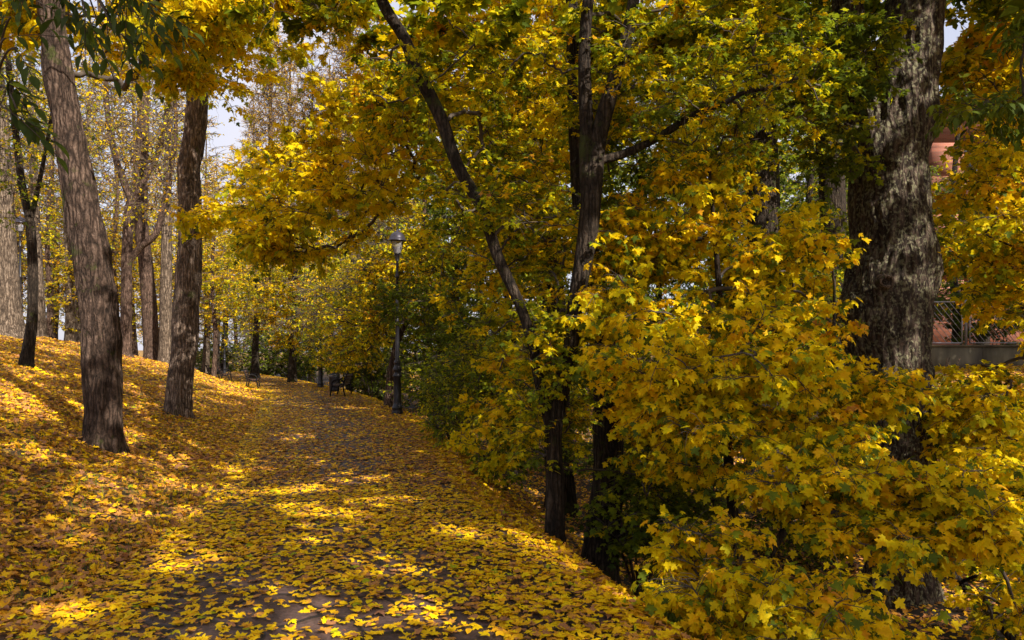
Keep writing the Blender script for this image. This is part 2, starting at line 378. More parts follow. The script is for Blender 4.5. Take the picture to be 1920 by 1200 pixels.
TPL = {
    'hi': [fan(HI_O, curv=c, fold=f, petiole=True, twist=t) for c, f, t in ((.25, .15, .1), (.55, .05, -.3), (.1, .3, .25), (.8, .2, 0))],
    'mid': [fan(MID_O, curv=c, fold=f, twist=t) for c, f, t in ((.3, .15, .1), (.6, .05, -.3), (.1, .3, .25))],
    'fm': [fan(FM_O, curv=c, fold=f, twist=t) for c, f, t in ((.3, .15, .1), (.5, .05, -.3))],
    'lo': [fan(LO_O, c=(0, .35), curv=c, fold=f) for c, f in ((.4, .2), (.8, .1))],
    'ell': [fan(EL_O, c=(0, .5), curv=c, fold=f, twist=t) for c, f, t in ((.5, .35, .2), (.9, .25, -.3))],
    'ov': [fan(OV_O, c=(0, .45), curv=c, fold=f) for c, f in ((.4, .3), (.8, .2))],
    'litter_hi': [fan(HI_O, curv=c, fold=f, petiole=True, twist=t) for c, f, t in ((.15, .05, .1), (-.35, .05, -.5), (.9, .3, .3), (.4, -.1, .6), (-.6, -.2, .2))] + [fan([(0, 0), (.2, .12), (.34, .35), (.26, .7), (0, 1)], c=(0, .45), curv=.5, fold=.15, petiole=True, twist=.4)],
    'litter_mid': [fan(MID_O, curv=c, fold=f, twist=t) for c, f, t in ((.2, .05, .1), (-.5, .05, -.5), (.9, .3, .3), (.4, -.1, .6))],
    'litter_lo': [fan(LO_O, c=(0, .35), curv=c, fold=f, twist=t) for c, f, t in ((.2, .05, .4), (-.5, .05, -.5), (.9, .3, .3))],
}
def leaf_mesh(name, pos, tip, nor, size, hue, tpl, mat, parent=None, origin=None):
    tip = nrm(tip); nor = nrm(nor - tip * (nor * tip).sum(1, keepdims=True)); side = np.cross(tip, nor)
    ts_ = TPL[tpl]; pick = rng.integers(0, len(ts_), len(pos))
    Vs, Ts, Hs, off = [], [], [], 0
    for k, (tv, tt) in enumerate(ts_):
        q = np.where(pick == k)[0]
        if not len(q): continue
        asp = rng.uniform(.85, 1.15, (len(q), 1, 1))
        s = size[q][:, None, None]
        V = pos[q][:, None, :] + s * (tv[None, :, 0:1] * asp * side[q][:, None, :] + tv[None, :, 1:2] * tip[q][:, None, :] + tv[None, :, 2:3] * nor[q][:, None, :])
        nv = len(tv)
        T = tt[None] + (np.arange(len(q)) * nv)[:, None, None] + off
        Vs.append(V.reshape(-1, 3)); Ts.append(T.reshape(-1, 3)); Hs.append(np.repeat(hue[q], nv)); off += nv * len(q)
    return mesh_np(name, np.concatenate(Vs), np.concatenate(Ts), mat, parent, {'hue': np.clip(np.concatenate(Hs), 0.02, .98)}, origin=origin)

# sunlit spots on the ground: gaps in the canopy along the sun's direction
SPOTS = []
for px, py, r in [(60, 700, .8), (30, 760, .7), (120, 660, .9), (200, 905, .38), (150, 935, .35), (255, 940, .40), (330, 960, .30), (300, 900, .3),
                  (345, 1035, .32), (410, 930, .3), (120, 1000, .25), (450, 720, 1.6), (400, 700, 1.6), (500, 745, 1.1), (550, 820, .4), (960, 1010, .35), (1010, 1040, .3), (1150, 1110, .25),
                  (860, 1000, .3), (230, 820, .35), (640, 900, .3), (80, 850, .35), (560, 960, .3)]:
    d_ = ground_hit(px, py); p_ = P(px, py, d_); SPOTS.append((p_, r))
# lit bark patches
for px, py, d_, r in [(170, 420, 9.8, .22), (165, 470, 9.8, .18), (130, 250, 9.8, .3), (190, 620, 9.8, .16), (165, 350, 9.8, .2), (110, 110, 9.8, .4), (375, 230, 13.3, .4), (372, 330, 13.3, .25),
                      (1033, 460, 13.8, .22), (1720, 150, 8.8, .35), (1715, 300, 8.8, .25), (1725, 40, 8.8, .4), (1740, 520, 8.8, .12), (745, 640, 19.6, .4), (755, 450, 19.6, .5)]:
    SPOTS.append((P(px, py, d_), r))
sv = np.array(SUN)
def lit(pos):
    m = np.zeros(len(pos), bool)
    for p_, r in SPOTS:
        w = pos - p_; t = w @ sv
        m |= (t > 0.5) & (np.linalg.norm(w - t[:, None] * sv, axis=1) < r)
    return m

# ------------------------------------------------------------------ trees
def sample(vols, gap=.0, gs=1.0):
    return np.concatenate([clump(v, gap, gs) for v in vols])
def clump(v, gap, gs):
    if gap <= 0: return sample1([v])
    n = v[-1]; a = sample1([tuple(v[:-1]) + (int(n * (1 + gap)),)])
    q = np.array([noise.noise(Vector((p[0] * gs, p[1] * gs, p[2] * gs * 2.2)) + Vector((3, 7, 1))) for p in a])
    return a[np.argsort(-q)[:n]]
def sample1(vols):
    """vols: (px0,py0,px1,py1,d0,d1,n) elliptical volumes seen at depth, or ('w',cx,cy,cz,rx,ry,rz,n)"""
    out = []
    for v in vols:
        if v[0] == 'w':
            _, cx, cy_, cz, rx, ry, rz, n = v
            q = rng.normal(size=(n, 3)); q /= np.linalg.norm(q, axis=1, keepdims=True); q *= rng.uniform(.15, 1, (n, 1)) ** .45
            out.append(np.array([cx, cy_, cz]) + q * [rx, ry, rz])
        else:
            x0, y0, x1, y1, d0, d1, n = v
            q = rng.normal(size=(n, 3)); q /= np.linalg.norm(q, axis=1, keepdims=True) + 1e-9; q *= rng.uniform(0, 1, (n, 1)) ** .38
            dd = (d0 + d1) / 2 + q[:, 2] * (d1 - d0) / 2
            px = (x0 + x1) / 2 + q[:, 0] * (x1 - x0) / 2 * 1.06; py = (y0 + y1) / 2 + q[:, 1] * (y1 - y0) / 2 * 1.06
            out.append(np.stack([(px - 960) / F * dd, dd, EYE + (HZ - py) / F * dd], 1))
    return np.concatenate(out)

def grow(stems, att, steep=.5, k=.35, rt=.0035, expo=.44, arch=.12, wig=.07, above=0.8):
    nodes = [s for s in stems]
    base = np.concatenate(nodes)
    d0 = np.array([np.linalg.norm(base - a, axis=1).min() for a in att])
    order = np.argsort(d0)
    M = 7
    N = len(att)
    pos = np.zeros((len(base) + N * (M - 1), 3)); pos[:len(base)] = base
    par = np.full(len(pos), -1); cnt = np.zeros(len(pos)); nb = len(base); m = nb
    zmin = base[:, 2].min() + above
    L = np.zeros((N, M, 3)); own = np.zeros((N, M), int)
    ok = np.concatenate([base[:, 2] > zmin, np.ones(N * (M - 1), bool)])
    if not ok[:nb].any(): ok[:] = True
    t = np.linspace(0, 1, M)[:, None]
    for ii, a in enumerate(att[order]):
        df = a - pos[:m]; hor = np.hypot(df[:, 0], df[:, 1]); dist = np.linalg.norm(df, axis=1)
        cost = dist + k * np.abs(df[:, 2] - steep * hor) + np.where(ok[:m], 0, 1e3)
        b = int(np.argmin(cost)); s = pos[b]
        ln = max(dist[b], .05)
        c = s + (a - s) * .45 + np.array([0, 0, arch * ln]) + rng.normal(size=3) * wig * ln
        line = (1 - t) ** 2 * s + 2 * t * (1 - t) * c + t * t * a
        line[1:-1] += rng.normal(size=(M - 2, 3)) * wig * .25 * ln
        L[ii] = line; own[ii, 0] = b; own[ii, 1:] = np.arange(m, m + M - 1)
        pos[m:m + M - 1] = line[1:]; par[m] = b; par[m + 1:m + M - 1] = np.arange(m, m + M - 2); m += M - 1
    for ii in range(N):
        q = own[ii, -1]
        while q >= nb: cnt[q] += 1; q = par[q]
    R = rt * np.maximum(cnt[own], 1) ** expo; R[:, 0] = R[:, 1] * 1.1
    return L, R

def foliage(L, n_tw, n_lf, tw_len, size, droop=.45, flat=.6, pet=.05):
    """twigs and leaves round the ends of the branches L"""
    N = len(L); end = L[:, -1]; bd = nrm(L[:, -1] - L[:, -3])
    b = np.repeat(np.arange(N), n_tw)
    st = L[b, rng.integers(4, 7, len(b))]
    dr = bd[b] * .7 + rng.normal(size=(len(b), 3)) * [.8, .8, .8 * flat]
    dr[:, 2] -= .15
    dr = nrm(dr); ln = rng.uniform(.45, 1.1, (len(b), 1)) * tw_len
    en = st + dr * ln
    TL = np.stack([st, st + dr * ln * .55 + [0, 0, .03], en], 1)
    w = np.repeat(np.arange(len(b)), n_lf)
    t = rng.uniform(.15, 1.05, (len(w), 1))
    p = st[w] + dr[w] * ln[w] * t
    out = nrm(dr[w] * .5 + rng.normal(size=(len(w), 3)) * [.9, .9, .3])
    p = p + out * pet * rng.uniform(.5, 1.3, (len(w), 1))
    tip = out.copy(); tip[:, 2] -= droop * rng.uniform(.3, 1.8, len(w))
    nor = np.array([0, 0, 1.0]) + rng.normal(size=(len(w), 3)) * .5 + out * .3
    sz = size * rng.uniform(.5, 1.25, len(w))
    return TL, p, tip, nor, sz, b[w]

def hues(idx, n, mean, csd, lsd, green=0.0, gh=.25):
    cl = rng.normal(size=n) * csd
    h = mean + cl[idx] + rng.normal(size=len(idx)) * lsd
    g = rng.random(len(idx)) < green * (1 + cl[idx] * 4)
    return np.where(g, gh + rng.normal(size=len(idx)) * .06, h)

def trunk_mesh(name, stems, mat, parent, origin, K=32, step=.07, ridge=.01, lump=.02, flare=.4, freq=16, seed=0, feats=(), zf=3.4):
    mb = MB()
    for si, (pts, rad) in enumerate(stems):
        n = len(pts); V, Q = tube_np(pts, rad, K); V = V.reshape(n, K, 3)
        for a in range(n):
            c = pts[a]; hgt = c[2] - stems[0][0][0][2]
            fl = 1 + (flare * math.exp(-max(hgt - .15, 0) / .28) if si == 0 else 0)
            for bq in range(K):
                d = V[a, bq] - c; r = np.linalg.norm(d); u = d / (r + 1e-9)
                f1 = noise.noise(Vector((u[0] * r * freq + seed, u[1] * r * freq, c[2] * zf + u[0])))
                f2 = noise.noise(Vector((u[0] * 1.7 + 5 + seed, u[1] * 1.7, c[2] * 1.6)))
                amp = min(1, r / .12)
                fx = fl if fl < 1.02 else 1 + (fl - 1) * (1 + .7 * noise.noise(Vector((u[0] * 2 + seed, u[1] * 2, 3))))
                V[a, bq] = c + u * (r * fx + amp * (-abs(f1) * ridge * 2 + ridge * .6 + f2 * lump))
        for (fp, fr, fa) in feats:
            dd = np.linalg.norm(V - fp, axis=2); w = np.exp(-(dd / fr) ** 2)[..., None]
            V += nrm(V - pts[:, None, :]) * w * fa
        mb.add(V.reshape(-1, 3), Q)
    return mb.build(name, mat, parent, smooth=True, origin=origin)

def px_stem(lst, d, base_on_ground=False, dd=0.0):
    pts = []; rad = []
    for q in lst:
        dq = q[3] if len(q) > 3 else d
        pts.append(P(q[0], q[1], dq)); rad.append(q[2] / F * dq)
    pts = np.array(pts)
    if base_on_ground:
        b = pts[0]; h = float(H(b[0], b[1]))
        if h < b[2] - .3: pts = np.vstack([[b[0], b[1], h], pts]); rad = [rad[0] * 1.1] + rad
        pts = np.vstack([[pts[0][0], pts[0][1], h - .25], pts[pts[:, 2] > h - .1]]); rad = [rad[0]] + rad[-(len(pts) - 1):]
    return pts, np.array(rad)

def tree(name, label, cat, group, stems_px, d, vols, leaf=None, bark=None, twig=None, K=28, step=.07, ridge=.01, lump=.02, flare=.35, growkw={}, carve=True, twigs=True, feats=(), extra=None, LT=5, stemname='trunk', freq=16, world_stems=None, gap=.45, gs=1.1):
    if world_stems is not None: st = [(np.array(a, float), np.array(b, float)) for a, b in world_stems]
    else: st = [px_stem(s, d, base_on_ground=(i == 0)) for i, s in enumerate(stems_px)]
    st = [smooth_line(a, b, step) for a, b in st]
    base = st[0][0][0].copy(); base[2] = float(H(base[0], base[1]))
    root = empty(name, base, label, cat, group)
    trunk_mesh(stemname, st, bark or M_bark, root, base, K, step, ridge, lump, flare, freq=freq, seed=random.random() * 50, feats=feats)
    if not vols: return root
    att = sample(vols, gap, gs)
    att = att[att[:, 2] > H(att[:, 0], att[:, 1]) + .12]
    stems = [a[::max(1, int(.25 / step))] for a, b in st]
    L, R = grow(stems, att, **growkw)
    rmax = max(b.max() for a, b in st)
    R = np.minimum(R, rmax * .55)
    LL, LR = [], []
    V, Q = multi_tubes(L, R, LT)
    mb = MB(); mb.add(V, Q)
    if leaf:
        lf = dict(n_tw=4, n_lf=7, tw_len=.3, size=.11, droop=.45, flat=.4, pet=.05, hue=(.6, .05, .05, .1), tpl='mid', mat=M_leaf)
        lf.update(leaf)
        TL, p, tip, nor, sz, idx = foliage(L, lf['n_tw'], lf['n_lf'], lf['tw_len'], lf['size'], lf['droop'], lf['flat'], lf['pet'])
        if twigs:
            V, Q = multi_tubes(TL, np.broadcast_to(np.array([.0032, .0025, .0014]) * (d / 8 if d > 8 else 1), TL.shape[:2]), 3); mb.add(V, Q)
        h = hues(idx, len(L), *lf['hue'])
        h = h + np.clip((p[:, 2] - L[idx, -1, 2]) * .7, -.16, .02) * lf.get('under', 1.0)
        keep = p[:, 2] > H(p[:, 0], p[:, 1]) + .02
        if carve: keep &= ~(lit(p) & (rng.random(len(p)) < .93))
        kq = np.where(keep)[0]
        mb.build('branches', twig or M_twig, root, smooth=True, origin=base)
        if lf.get('two') is not None:   # high crown above the view: leaves enlarged to cast denser shade
            far = p[kq][:, 2] > lf['two']
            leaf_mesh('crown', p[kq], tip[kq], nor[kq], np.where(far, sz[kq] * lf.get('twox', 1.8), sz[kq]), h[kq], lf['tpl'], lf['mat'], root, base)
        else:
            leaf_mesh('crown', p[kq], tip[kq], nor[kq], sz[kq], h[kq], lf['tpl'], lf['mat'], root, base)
    else:
        mb.build('branches', twig or M_twig, root, smooth=True, origin=base)
    return root

# ------ trees on the left bank
PROTO = {}
d1 = 10.1; d2 = ground_hit(335, 778)
tree('deciduous_tree', 'thick leaning grey trunk with moss patches, nearest tree on the leafy left bank', 'tree', None,
     [[(195, 850, 33), (194, 825, 31), (193, 780, 30), (192, 700, 32), (187, 600, 31.5), (175, 500, 30.5), (157, 400, 29), (137, 300, 26.5), (124, 220, 25), (112, 150, 24), (100, 60, 22), (88, -60, 22), (66, -250, 18), (40, -500, 12)]],
     ground_hit(195, 838), [(230, -130, 480, 110, 8.0, 10.5, 200), (380, -60, 520, 60, 8.5, 10.5, 32), (-60, -60, 120, 100, 9.5, 11.5, 50), (150, 20, 300, 200, 10.5, 12, 40), (260, 80, 420, 170, 9.5, 11, 26),
                            ('w', -6, 9, 9.5, 5, 4.5, 3.0, 220)],
     dict(size=.085, n_tw=5, n_lf=9, tw_len=.32, hue=(.57, .04, .05, .04), tpl='mid', two=6.5, droop=.8), bark=M_barkd, K=90, step=.035, ridge=.017, lump=.034, flare=.32, feats=[(P(150, 262, 9.8), .09, .035), (P(118, 150, 9.8), .08, .03), (P(205, 470, 9.9), .12, .03), (P(215, 640, 9.9), .16, .03), (P(170, 800, 10), .2, .03)], growkw=dict(above=4.6, arch=.05))
tree('deciduous_tree', 'straight furrowed trunk at the foot of the bank, right of the leaning trunk', 'tree', None,
     [[(335, 790, 27), (335, 770, 22.5), (337, 720, 22), (345, 650, 22), (347, 600, 22.5), (354, 500, 21.5), (356, 400, 20), (353, 320, 19), (362, 270, 19), (370, 200, 19.5), (374, 120, 18), (380, 0, 16), (390, -150, 13), (380, -350, 9)]],
     d2, [(330, -60, 470, 200, 12, 14.5, 60), (330, 380, 480, 440, 12, 13.5, 26), (400, 60, 500, 220, 12, 14, 12), ('w', -6, 14, 10, 4, 4, 3, 220)],
     dict(size=.09, n_tw=5, n_lf=8, tw_len=.35, hue=(.57, .05, .05, .03), tpl='mid', two=8), bark=M_barkl, K=80, step=.045, ridge=.018, lump=.028, flare=.3, feats=[(P(348, 300, 13.3), .10, .05), (P(336, 560, 13.3), .12, .03)], growkw=dict(above=3.0, arch=.03), freq=13)
sparse = lambda **k: dict(dict(size=.10, n_tw=5, n_lf=2, tw_len=.6, hue=(.64, .08, .08, .08), tpl='lo', droop=.5), **k)
tree('deciduous_tree', 'slender dark forked tree on the bank in front of the pale thick trunk', 'tree', None,
     [[(50, 700, 14), (50, 680, 11), (60, 600, 9), (61, 500, 8.5), (57, 415, 8)], [(57, 418, 7), (42, 350, 6.5), (33, 280, 6), (22, 180, 5.5), (10, 60, 5), (0, -60, 4)], [(57, 415, 5), (72, 350, 4), (84, 290, 3.5), (100, 200, 3)]],
     ground_hit(50, 690), [(-80, -60, 150, 420, 15, 19, 110)], sparse(size=.1, n_lf=5, hue=(.5, .1, .08, .2)), bark=M_dark, K=20, step=.1, ridge=.006, lump=.01, growkw=dict(above=2.5, arch=.1, steep=.9, wig=.12))
tree('deciduous_tree', 'smooth brown tree forking into a candelabra of limbs between the two thick trunks', 'tree', None,
     [[(236, 675, 13), (236, 662, 10.5), (237, 560, 9.5), (238, 480, 9.5), (242, 400, 8.5), (247, 375, 8)],
      [(247, 378, 6.5), (228, 330, 6), (214, 285, 5.5), (203, 220, 5), (196, 120, 4), (185, 0, 3)],
      [(250, 375, 5.5), (275, 330, 5), (297, 285, 4.5), (312, 215, 4), (322, 150, 3.5), (330, 40, 2.5)],
      [(238, 495, 6), (262, 465, 6), (292, 438, 6), (308, 380, 5.5), (320, 320, 5), (330, 240, 4), (328, 150, 3.5), (338, 20, 2.5)]],
     min(ground_hit(237, 666), 30), [(150, -40, 360, 420, 20, 28, 210)], sparse(), twig=M_twigp, K=20, step=.15, ridge=.006, lump=.02, growkw=dict(above=3.5, arch=.1, steep=1.1, wig=.12))
tree('deciduous_tree', 'tall brown trunk with a slight bend rising just right of the candelabra tree', 'tree', None,
     [[(288, 685, 17), (285, 660, 14.5), (280, 580, 13.5), (274, 500, 12.5), (265, 420, 12), (265, 330, 11), (268, 230, 10.5), (272, 100, 9), (276, 0, 8), (280, -150, 6)]],
     min(ground_hit(286, 668), 34), [(170, -150, 380, 300, 24, 32, 150)], sparse(), twig=M_twigp, K=24, step=.15, ridge=.012, growkw=dict(above=5, steep=1.1, wig=.12))
tree('deciduous_tree', 'thin pale trunk standing right behind the tall bent brown trunk', 'tree', None,
     [[(310, 672, 12), (311, 600, 11), (312, 480, 10), (313, 380, 8), (318, 200, 6), (320, 50, 4)]],
     33, [(260, 0, 420, 380, 28, 36, 110)], sparse(), bark=M_pale, twig=M_twigp, K=20, step=.2, growkw=dict(above=4, steep=1.1, wig=.12))
tree('deciduous_tree', 'very thick pale trunk on the bank cut by the left picture edge', 'tree', None,
     [[(18, 632, 26), (17, 600, 23), (12, 500, 19), (8, 400, 17), (0, 250, 15), (-10, 100, 12), (-20, -100, 9)]],
     27, [(-150, -100, 130, 400, 24, 31, 150)], sparse(hue=(.5, .1, .1, .3)), bark=M_pale, twig=M_twigp, K=32, step=.15, ridge=.02, growkw=dict(above=4, steep=1.0, wig=.12))
for lab, st_, d_ in [
    ('pale trunk seen just behind the slender dark forked tree', [(76, 632, 11), (74, 560, 9), (70, 480, 8), (66, 380, 7), (60, 200, 6), (58, 0, 4)], 32),
    ('slim pale trunk on top of the bank, left of the leaning trunk', [(131, 640, 9), (131, 560, 7), (127, 470, 6), (120, 300, 5), (112, 100, 4)], 36),
    ('slim whitish trunk touching the left side of the nearest leaning trunk', [(153, 640, 10), (147, 560, 8), (140, 500, 7), (132, 380, 6), (125, 200, 5), (120, 0, 3)], 38)]:
    x_ = st_[2][0]
    tree('deciduous_tree', lab, 'tree', None, [st_], d_, [(x_ - 90, -60, x_ + 90, 420, d_ - 4, d_ + 4, 110)], sparse(size=.13, hue=(.62, .12, .08, .15)), bark=M_pale, twig=M_twigp, K=14, step=.25, growkw=dict(above=5, steep=1.1, wig=.12))

# ------ centre: field maple with several stems, Norway maple behind, dark trunk
tree('field_maple', 'dark multi-stemmed tree with small green and yellow leaves at the edge of the ditch', 'tree', None,
     [[(1040, 1030, 20), (1040, 1000, 17.5), (1040, 900, 17), (1037, 820, 16), (1050, 740, 15), (1068, 660, 15), (1078, 580, 15), (1092, 500, 17), (1104, 420, 19), (1112, 340, 18), (1122, 260, 16), (1140, 190, 15), (1165, 110, 13), (1185, 20, 11), (1200, -100, 9), (1210, -300, 6)],
      [(1038, 820, 11), (1012, 720, 10), (1000, 650, 10), (974, 570, 10), (933, 480, 10.5), (903, 390, 11), (858, 310, 11.5), (826, 220, 12), (786, 140, 12), (757, 70, 11), (718, 5, 10.5), (684, -100, 8), (640, -250, 6)],
      [(1104, 400, 13), (1100, 320, 14), (1100, 240, 13), (1096, 150, 12), (1098, 50, 11), (1108, -50, 9), (1110, -200, 6)],
      [(1125, 300, 8), (1165, 290, 8), (1215, 268, 7), (1262, 240, 7), (1300, 215, 6), (1345, 200, 5), (1400, 172, 4), (1460, 165, 3)]],
     7.1, [(660, -40, 1000, 300, 7.3, 9.2, 110), (790, 220, 1040, 640, 7.5, 9.2, 150), (960, 560, 1110, 900, 6.7, 8, 120), (1080, -60, 1560, 330, 6.2, 9.2, 250), (960, -60, 1250, 250, 7, 9, 60), (1000, 330, 1200, 560, 7.3, 8.8, 40),
           (1180, 820, 1290, 960, 7.4, 8.5, 18), (450, -60, 760, 60, 6.5, 8, 40),
           (900, 300, 1060, 470, 6.6, 7.3, 16), (840, 300, 960, 430, 6.7, 7.2, 9), (960, 560, 1060, 680, 6.6, 7.1, 5), (740, 90, 840, 170, 6.7, 7.2, 5), ('w', 0.5, 6.5, 6.8, 3.6, 2.6, 1.5, 90), ('w', 0.8, 1.5, 7.0, 3.6, 3.0, 1.6, 300)],  # last two crown volumes are above the view, added to shade path and bank
     dict(size=.062, n_tw=5, n_lf=9, tw_len=.26, hue=(.48, .09, .07, .16), tpl='fm', pet=.02, droop=.3, two=5.0, twox=2.4), bark=M_dark, K=24, step=.06, ridge=.006, lump=.008, flare=.25, growkw=dict(above=1.2, rt=.003, wig=.1), freq=26)
tree('norway_maple', 'tall maple whose broad clear yellow leaves spread over the path before the nearest lamp', 'tree', None,
     [[(1052, 960, 27), (1047, 800, 23), (1045, 700, 21), (1040, 600, 21), (1034, 480, 19), (1025, 400, 17), (1005, 300, 16), (990, 240, 16), (975, 150, 14), (965, 90, 13), (955, 0, 11), (950, -150, 8)]],
     13.6, [(430, 270, 700, 480, 9.0, 14.5, 95), (560, 180, 820, 400, 8.5, 13, 95), (680, 90, 850, 250, 7.8, 10, 50), (600, 110, 760, 260, 9, 12, 14), (480, 240, 620, 330, 9, 12, 10), (820, -40, 1120, 420, 9.8, 14.5, 290), (440, 400, 560, 480, 10, 12, 40),
            (880, 330, 1060, 600, 11.5, 14, 60), ('w', -1, 12.5, 8.5, 4.5, 3.5, 2.6, 170)],
     dict(size=.085, n_tw=6, n_lf=8, tw_len=.42, hue=(.575, .04, .05, .06), tpl='hi', two=7, droop=.8), bark=M_dark, K=32, gap=.8, gs=1.5, step=.1, ridge=.012, lump=.02, growkw=dict(above=2.6, arch=.08))
tree('deciduous_tree', 'dark mossy trunk rooted in the ditch just behind the multi-stemmed tree', 'tree', None,
     [[(1118, 1110, 36), (1125, 1050, 32), (1135, 950, 31), (1140, 850, 28), (1135, 700, 24), (1122, 560, 20), (1090, 400, 15), (1078, 200, 13), (1072, 0, 11), (1060, -200, 8)]],
     8.4, [(1060, 0, 1260, 420, 8.4, 11, 90), (1110, 860, 1240, 1060, 7.4, 9, 34)],
     dict(size=.085, n_tw=4, n_lf=7, tw_len=.3, hue=(.30, .1, .07, .3), tpl='fm'), bark=M_dark, K=32, step=.07, ridge=.016, lump=.025, growkw=dict(above=.9))

# ------ right: giant old trunk
def knot_on(root):
    c = P(1661, 528, 8.71); b = np.array(root.location); V = []; K = 26
    prof = [(.115, .06), (.10, -.005), (.082, -.035), (.066, -.04), (.054, -.02), (.046, .02), (.034, .035), (.026, .01), (.014, .03), (.002, .05)]
    for r, dy in prof:
        for j in range(K):
            a = j / K * 6.2832; w = 1 + .13 * noise.noise(Vector((math.cos(a) * 1.6, math.sin(a) * 1.6, r * 14)))
            V.append([c[0] + r * w * math.cos(a), c[1] + dy, c[2] + r * w * .85 * math.sin(a)])
    Q = [[i * K + j, i * K + (j + 1) % K, (i + 1) * K + (j + 1) % K, (i + 1) * K + j] for i in range(len(prof) - 1) for j in range(K)]
    mesh_np('knot', V, np.array(Q), M_barkl, root, smooth=True, origin=b)
big = [(1690, 1150, 69), (1690, 1080, 58), (1690, 1000, 58), (1688, 930, 60), (1684, 860, 62), (1674, 800, 61), (1665, 700, 66), (1662, 650, 71), (1661, 600, 76), (1662, 520, 72), (1671, 470, 73), (1668, 400, 68), (1666, 300, 67), (1683, 200, 64), (1705, 100, 53), (1718, 0, 48), (1735, -150, 43), (1750, -400, 35), (1760, -700, 23)]
limb = [(1650, 360, 30), (1626, 260, 34), (1612, 180, 32), (1600, 100, 28), (1592, 20, 24), (1570, -120, 20), (1540, -350, 12)]
feats = [(P(1660, 528, 8.75), .14, .03), (P(1705, 715, 8.8), .10, -.09), (P(1748, 520, 9.2), .30, .09), (P(1590, 600, 9.2), .28, .06), (P(1735, 700, 9.1), .16, .08), (P(1742, 930, 9.2), .2, .13), (P(1740, 230, 9.2), .25, .07)]
old_root = tree('old_tree', 'massive gnarled trunk with deeply furrowed lichen-spotted bark and a knot, on the right', 'tree', None, [big, limb], 9.3,
     [(1490, -80, 1670, 330, 7.8, 9.2, 100), (1280, -160, 1700, 120, 8, 12, 90), (1760, -160, 2050, 30, 8.5, 12, 60), ('w', 4.7, 8.5, 10.5, 5.5, 5.5, 3.8, 330), ('w', 6, 5, 8, 3.5, 4, 2.2, 110)],
     dict(size=.085, n_tw=5, n_lf=9, tw_len=.38, hue=(.37, .1, .07, .2), tpl='fm', pet=.03, two=6.4, twox=2.2), bark=M_old, K=170, step=.035, ridge=.036, lump=.06, flare=.35, feats=feats, growkw=dict(above=3.6, rt=.004), freq=9)

knot_on(old_root)
# ------ right: young maples with large yellow leaves
tree('young_maple', 'young maple with a dense curtain of large yellow leaves left of the massive trunk', 'tree', None, None, 7.3,
     [(1080, 500, 1380, 800, 5.6, 8.2, 92), (1200, 260, 1460, 520, 6.8, 9.0, 58), (1320, 400, 1600, 700, 5.8, 8.8, 100), (1110, 690, 1440, 890, 5.6, 7.8, 66), (1400, 640, 1590, 860, 5.8, 8.2, 74), (1480, 690, 1730, 770, 6.6, 7.6, 34), (1090, 380, 1280, 560, 6.8, 8.2, 55),
      (1440, 780, 1640, 880, 6, 7.5, 45), (1200, 560, 1560, 840, 5.3, 6.2, 34), (860, 660, 1010, 880, 8.5, 10, 40)],
     dict(size=.069, n_tw=5, n_lf=11, tw_len=.28, hue=(.605, .05, .06, .2), tpl='hi', droop=.9, under=.7), bark=M_dark, K=14, gap=1.5, gs=1.7, step=.1, ridge=.004, lump=.008,
     growkw=dict(above=.8, arch=.12, rt=.0042), world_stems=[([(2.3, 7.9, -1.6), (2.35, 7.8, -.6), (2.2, 7.6, .6), (2.1, 7.5, 2.0), (2.0, 7.6, 3.6)], [.07, .06, .05, .035, .015]), ([(2.35, 7.8, -1), (2.8, 7.5, 0), (3.1, 7.3, 1.2), (3.2, 7.4, 2.4)], [.045, .035, .025, .012])])
tree('young_maple', 'low spreading maple with large yellow leaves filling the bottom right corner', 'tree', None, None, 5.2,
     [(1400, 870, 1800, 970, 4.8, 6.2, 75), (1170, 985, 1500, 1220, 4.2, 5.6, 80), (1500, 920, 1930, 1040, 4.5, 5.8, 80), (1740, 830, 2000, 960, 5.6, 7.2, 50), (1300, 1090, 1720, 1300, 4.0, 5.2, 62), (1840, 1000, 1990, 1200, 5.5, 7.5, 24)],
     dict(size=.068, n_tw=5, n_lf=9, tw_len=.25, hue=(.605, .05, .06, .19), tpl='hi', droop=.8, under=.7), bark=M_dark, K=14, gap=1.4, gs=1.9, step=.1, ridge=.004, lump=.008,
     growkw=dict(above=.35, arch=.10), world_stems=[([(2.6, 5.9, -1.6), (2.65, 5.8, -.9), (2.75, 5.6, -.3), (2.7, 5.5, .3)], [.05, .045, .03, .015]), ([(2.65, 5.85, -1.3), (2.2, 5.5, -.7), (1.8, 5.1, -.3)], [.03, .022, .01])])
tree('young_maple', 'broad yellow maple growing behind and to the right of the massive trunk', 'tree', None, None, 10,
     [(1745, 250, 2000, 560, 8.6, 11.5, 170), (1750, 500, 2000, 600, 9, 11, 30), (1745, 690, 1960, 920, 8.2, 10.5, 150), (1760, -60, 2050, 100, 10, 13, 40), (1750, 60, 2050, 270, 9.5, 12, 95), (1860, 330, 2150, 700, 8, 11, 50), (1800, 930, 1960, 1130, 9, 10.5, 45),
      ('w', 8.5, 6.5, 6.5, 3.2, 3.4, 2.4, 180)],
     dict(size=.085, n_tw=5, n_lf=9, tw_len=.34, hue=(.585, .07, .06, .12), tpl='mid', droop=.7, two=5.6), bark=M_dark, K=20, step=.12, ridge=.008,
     growkw=dict(above=1.0), world_stems=[([(8.6, 9.6, -1), (8.5, 9.6, .6), (8.3, 9.5, 2.5), (8.4, 9.2, 4.5), (8.3, 9.0, 7.5)], [.16, .14, .11, .08, .03]), ([(8.5, 9.6, .8), (7.6, 9.4, 1.6), (7.0, 9.3, 2.2)], [.06, .045, .02])])
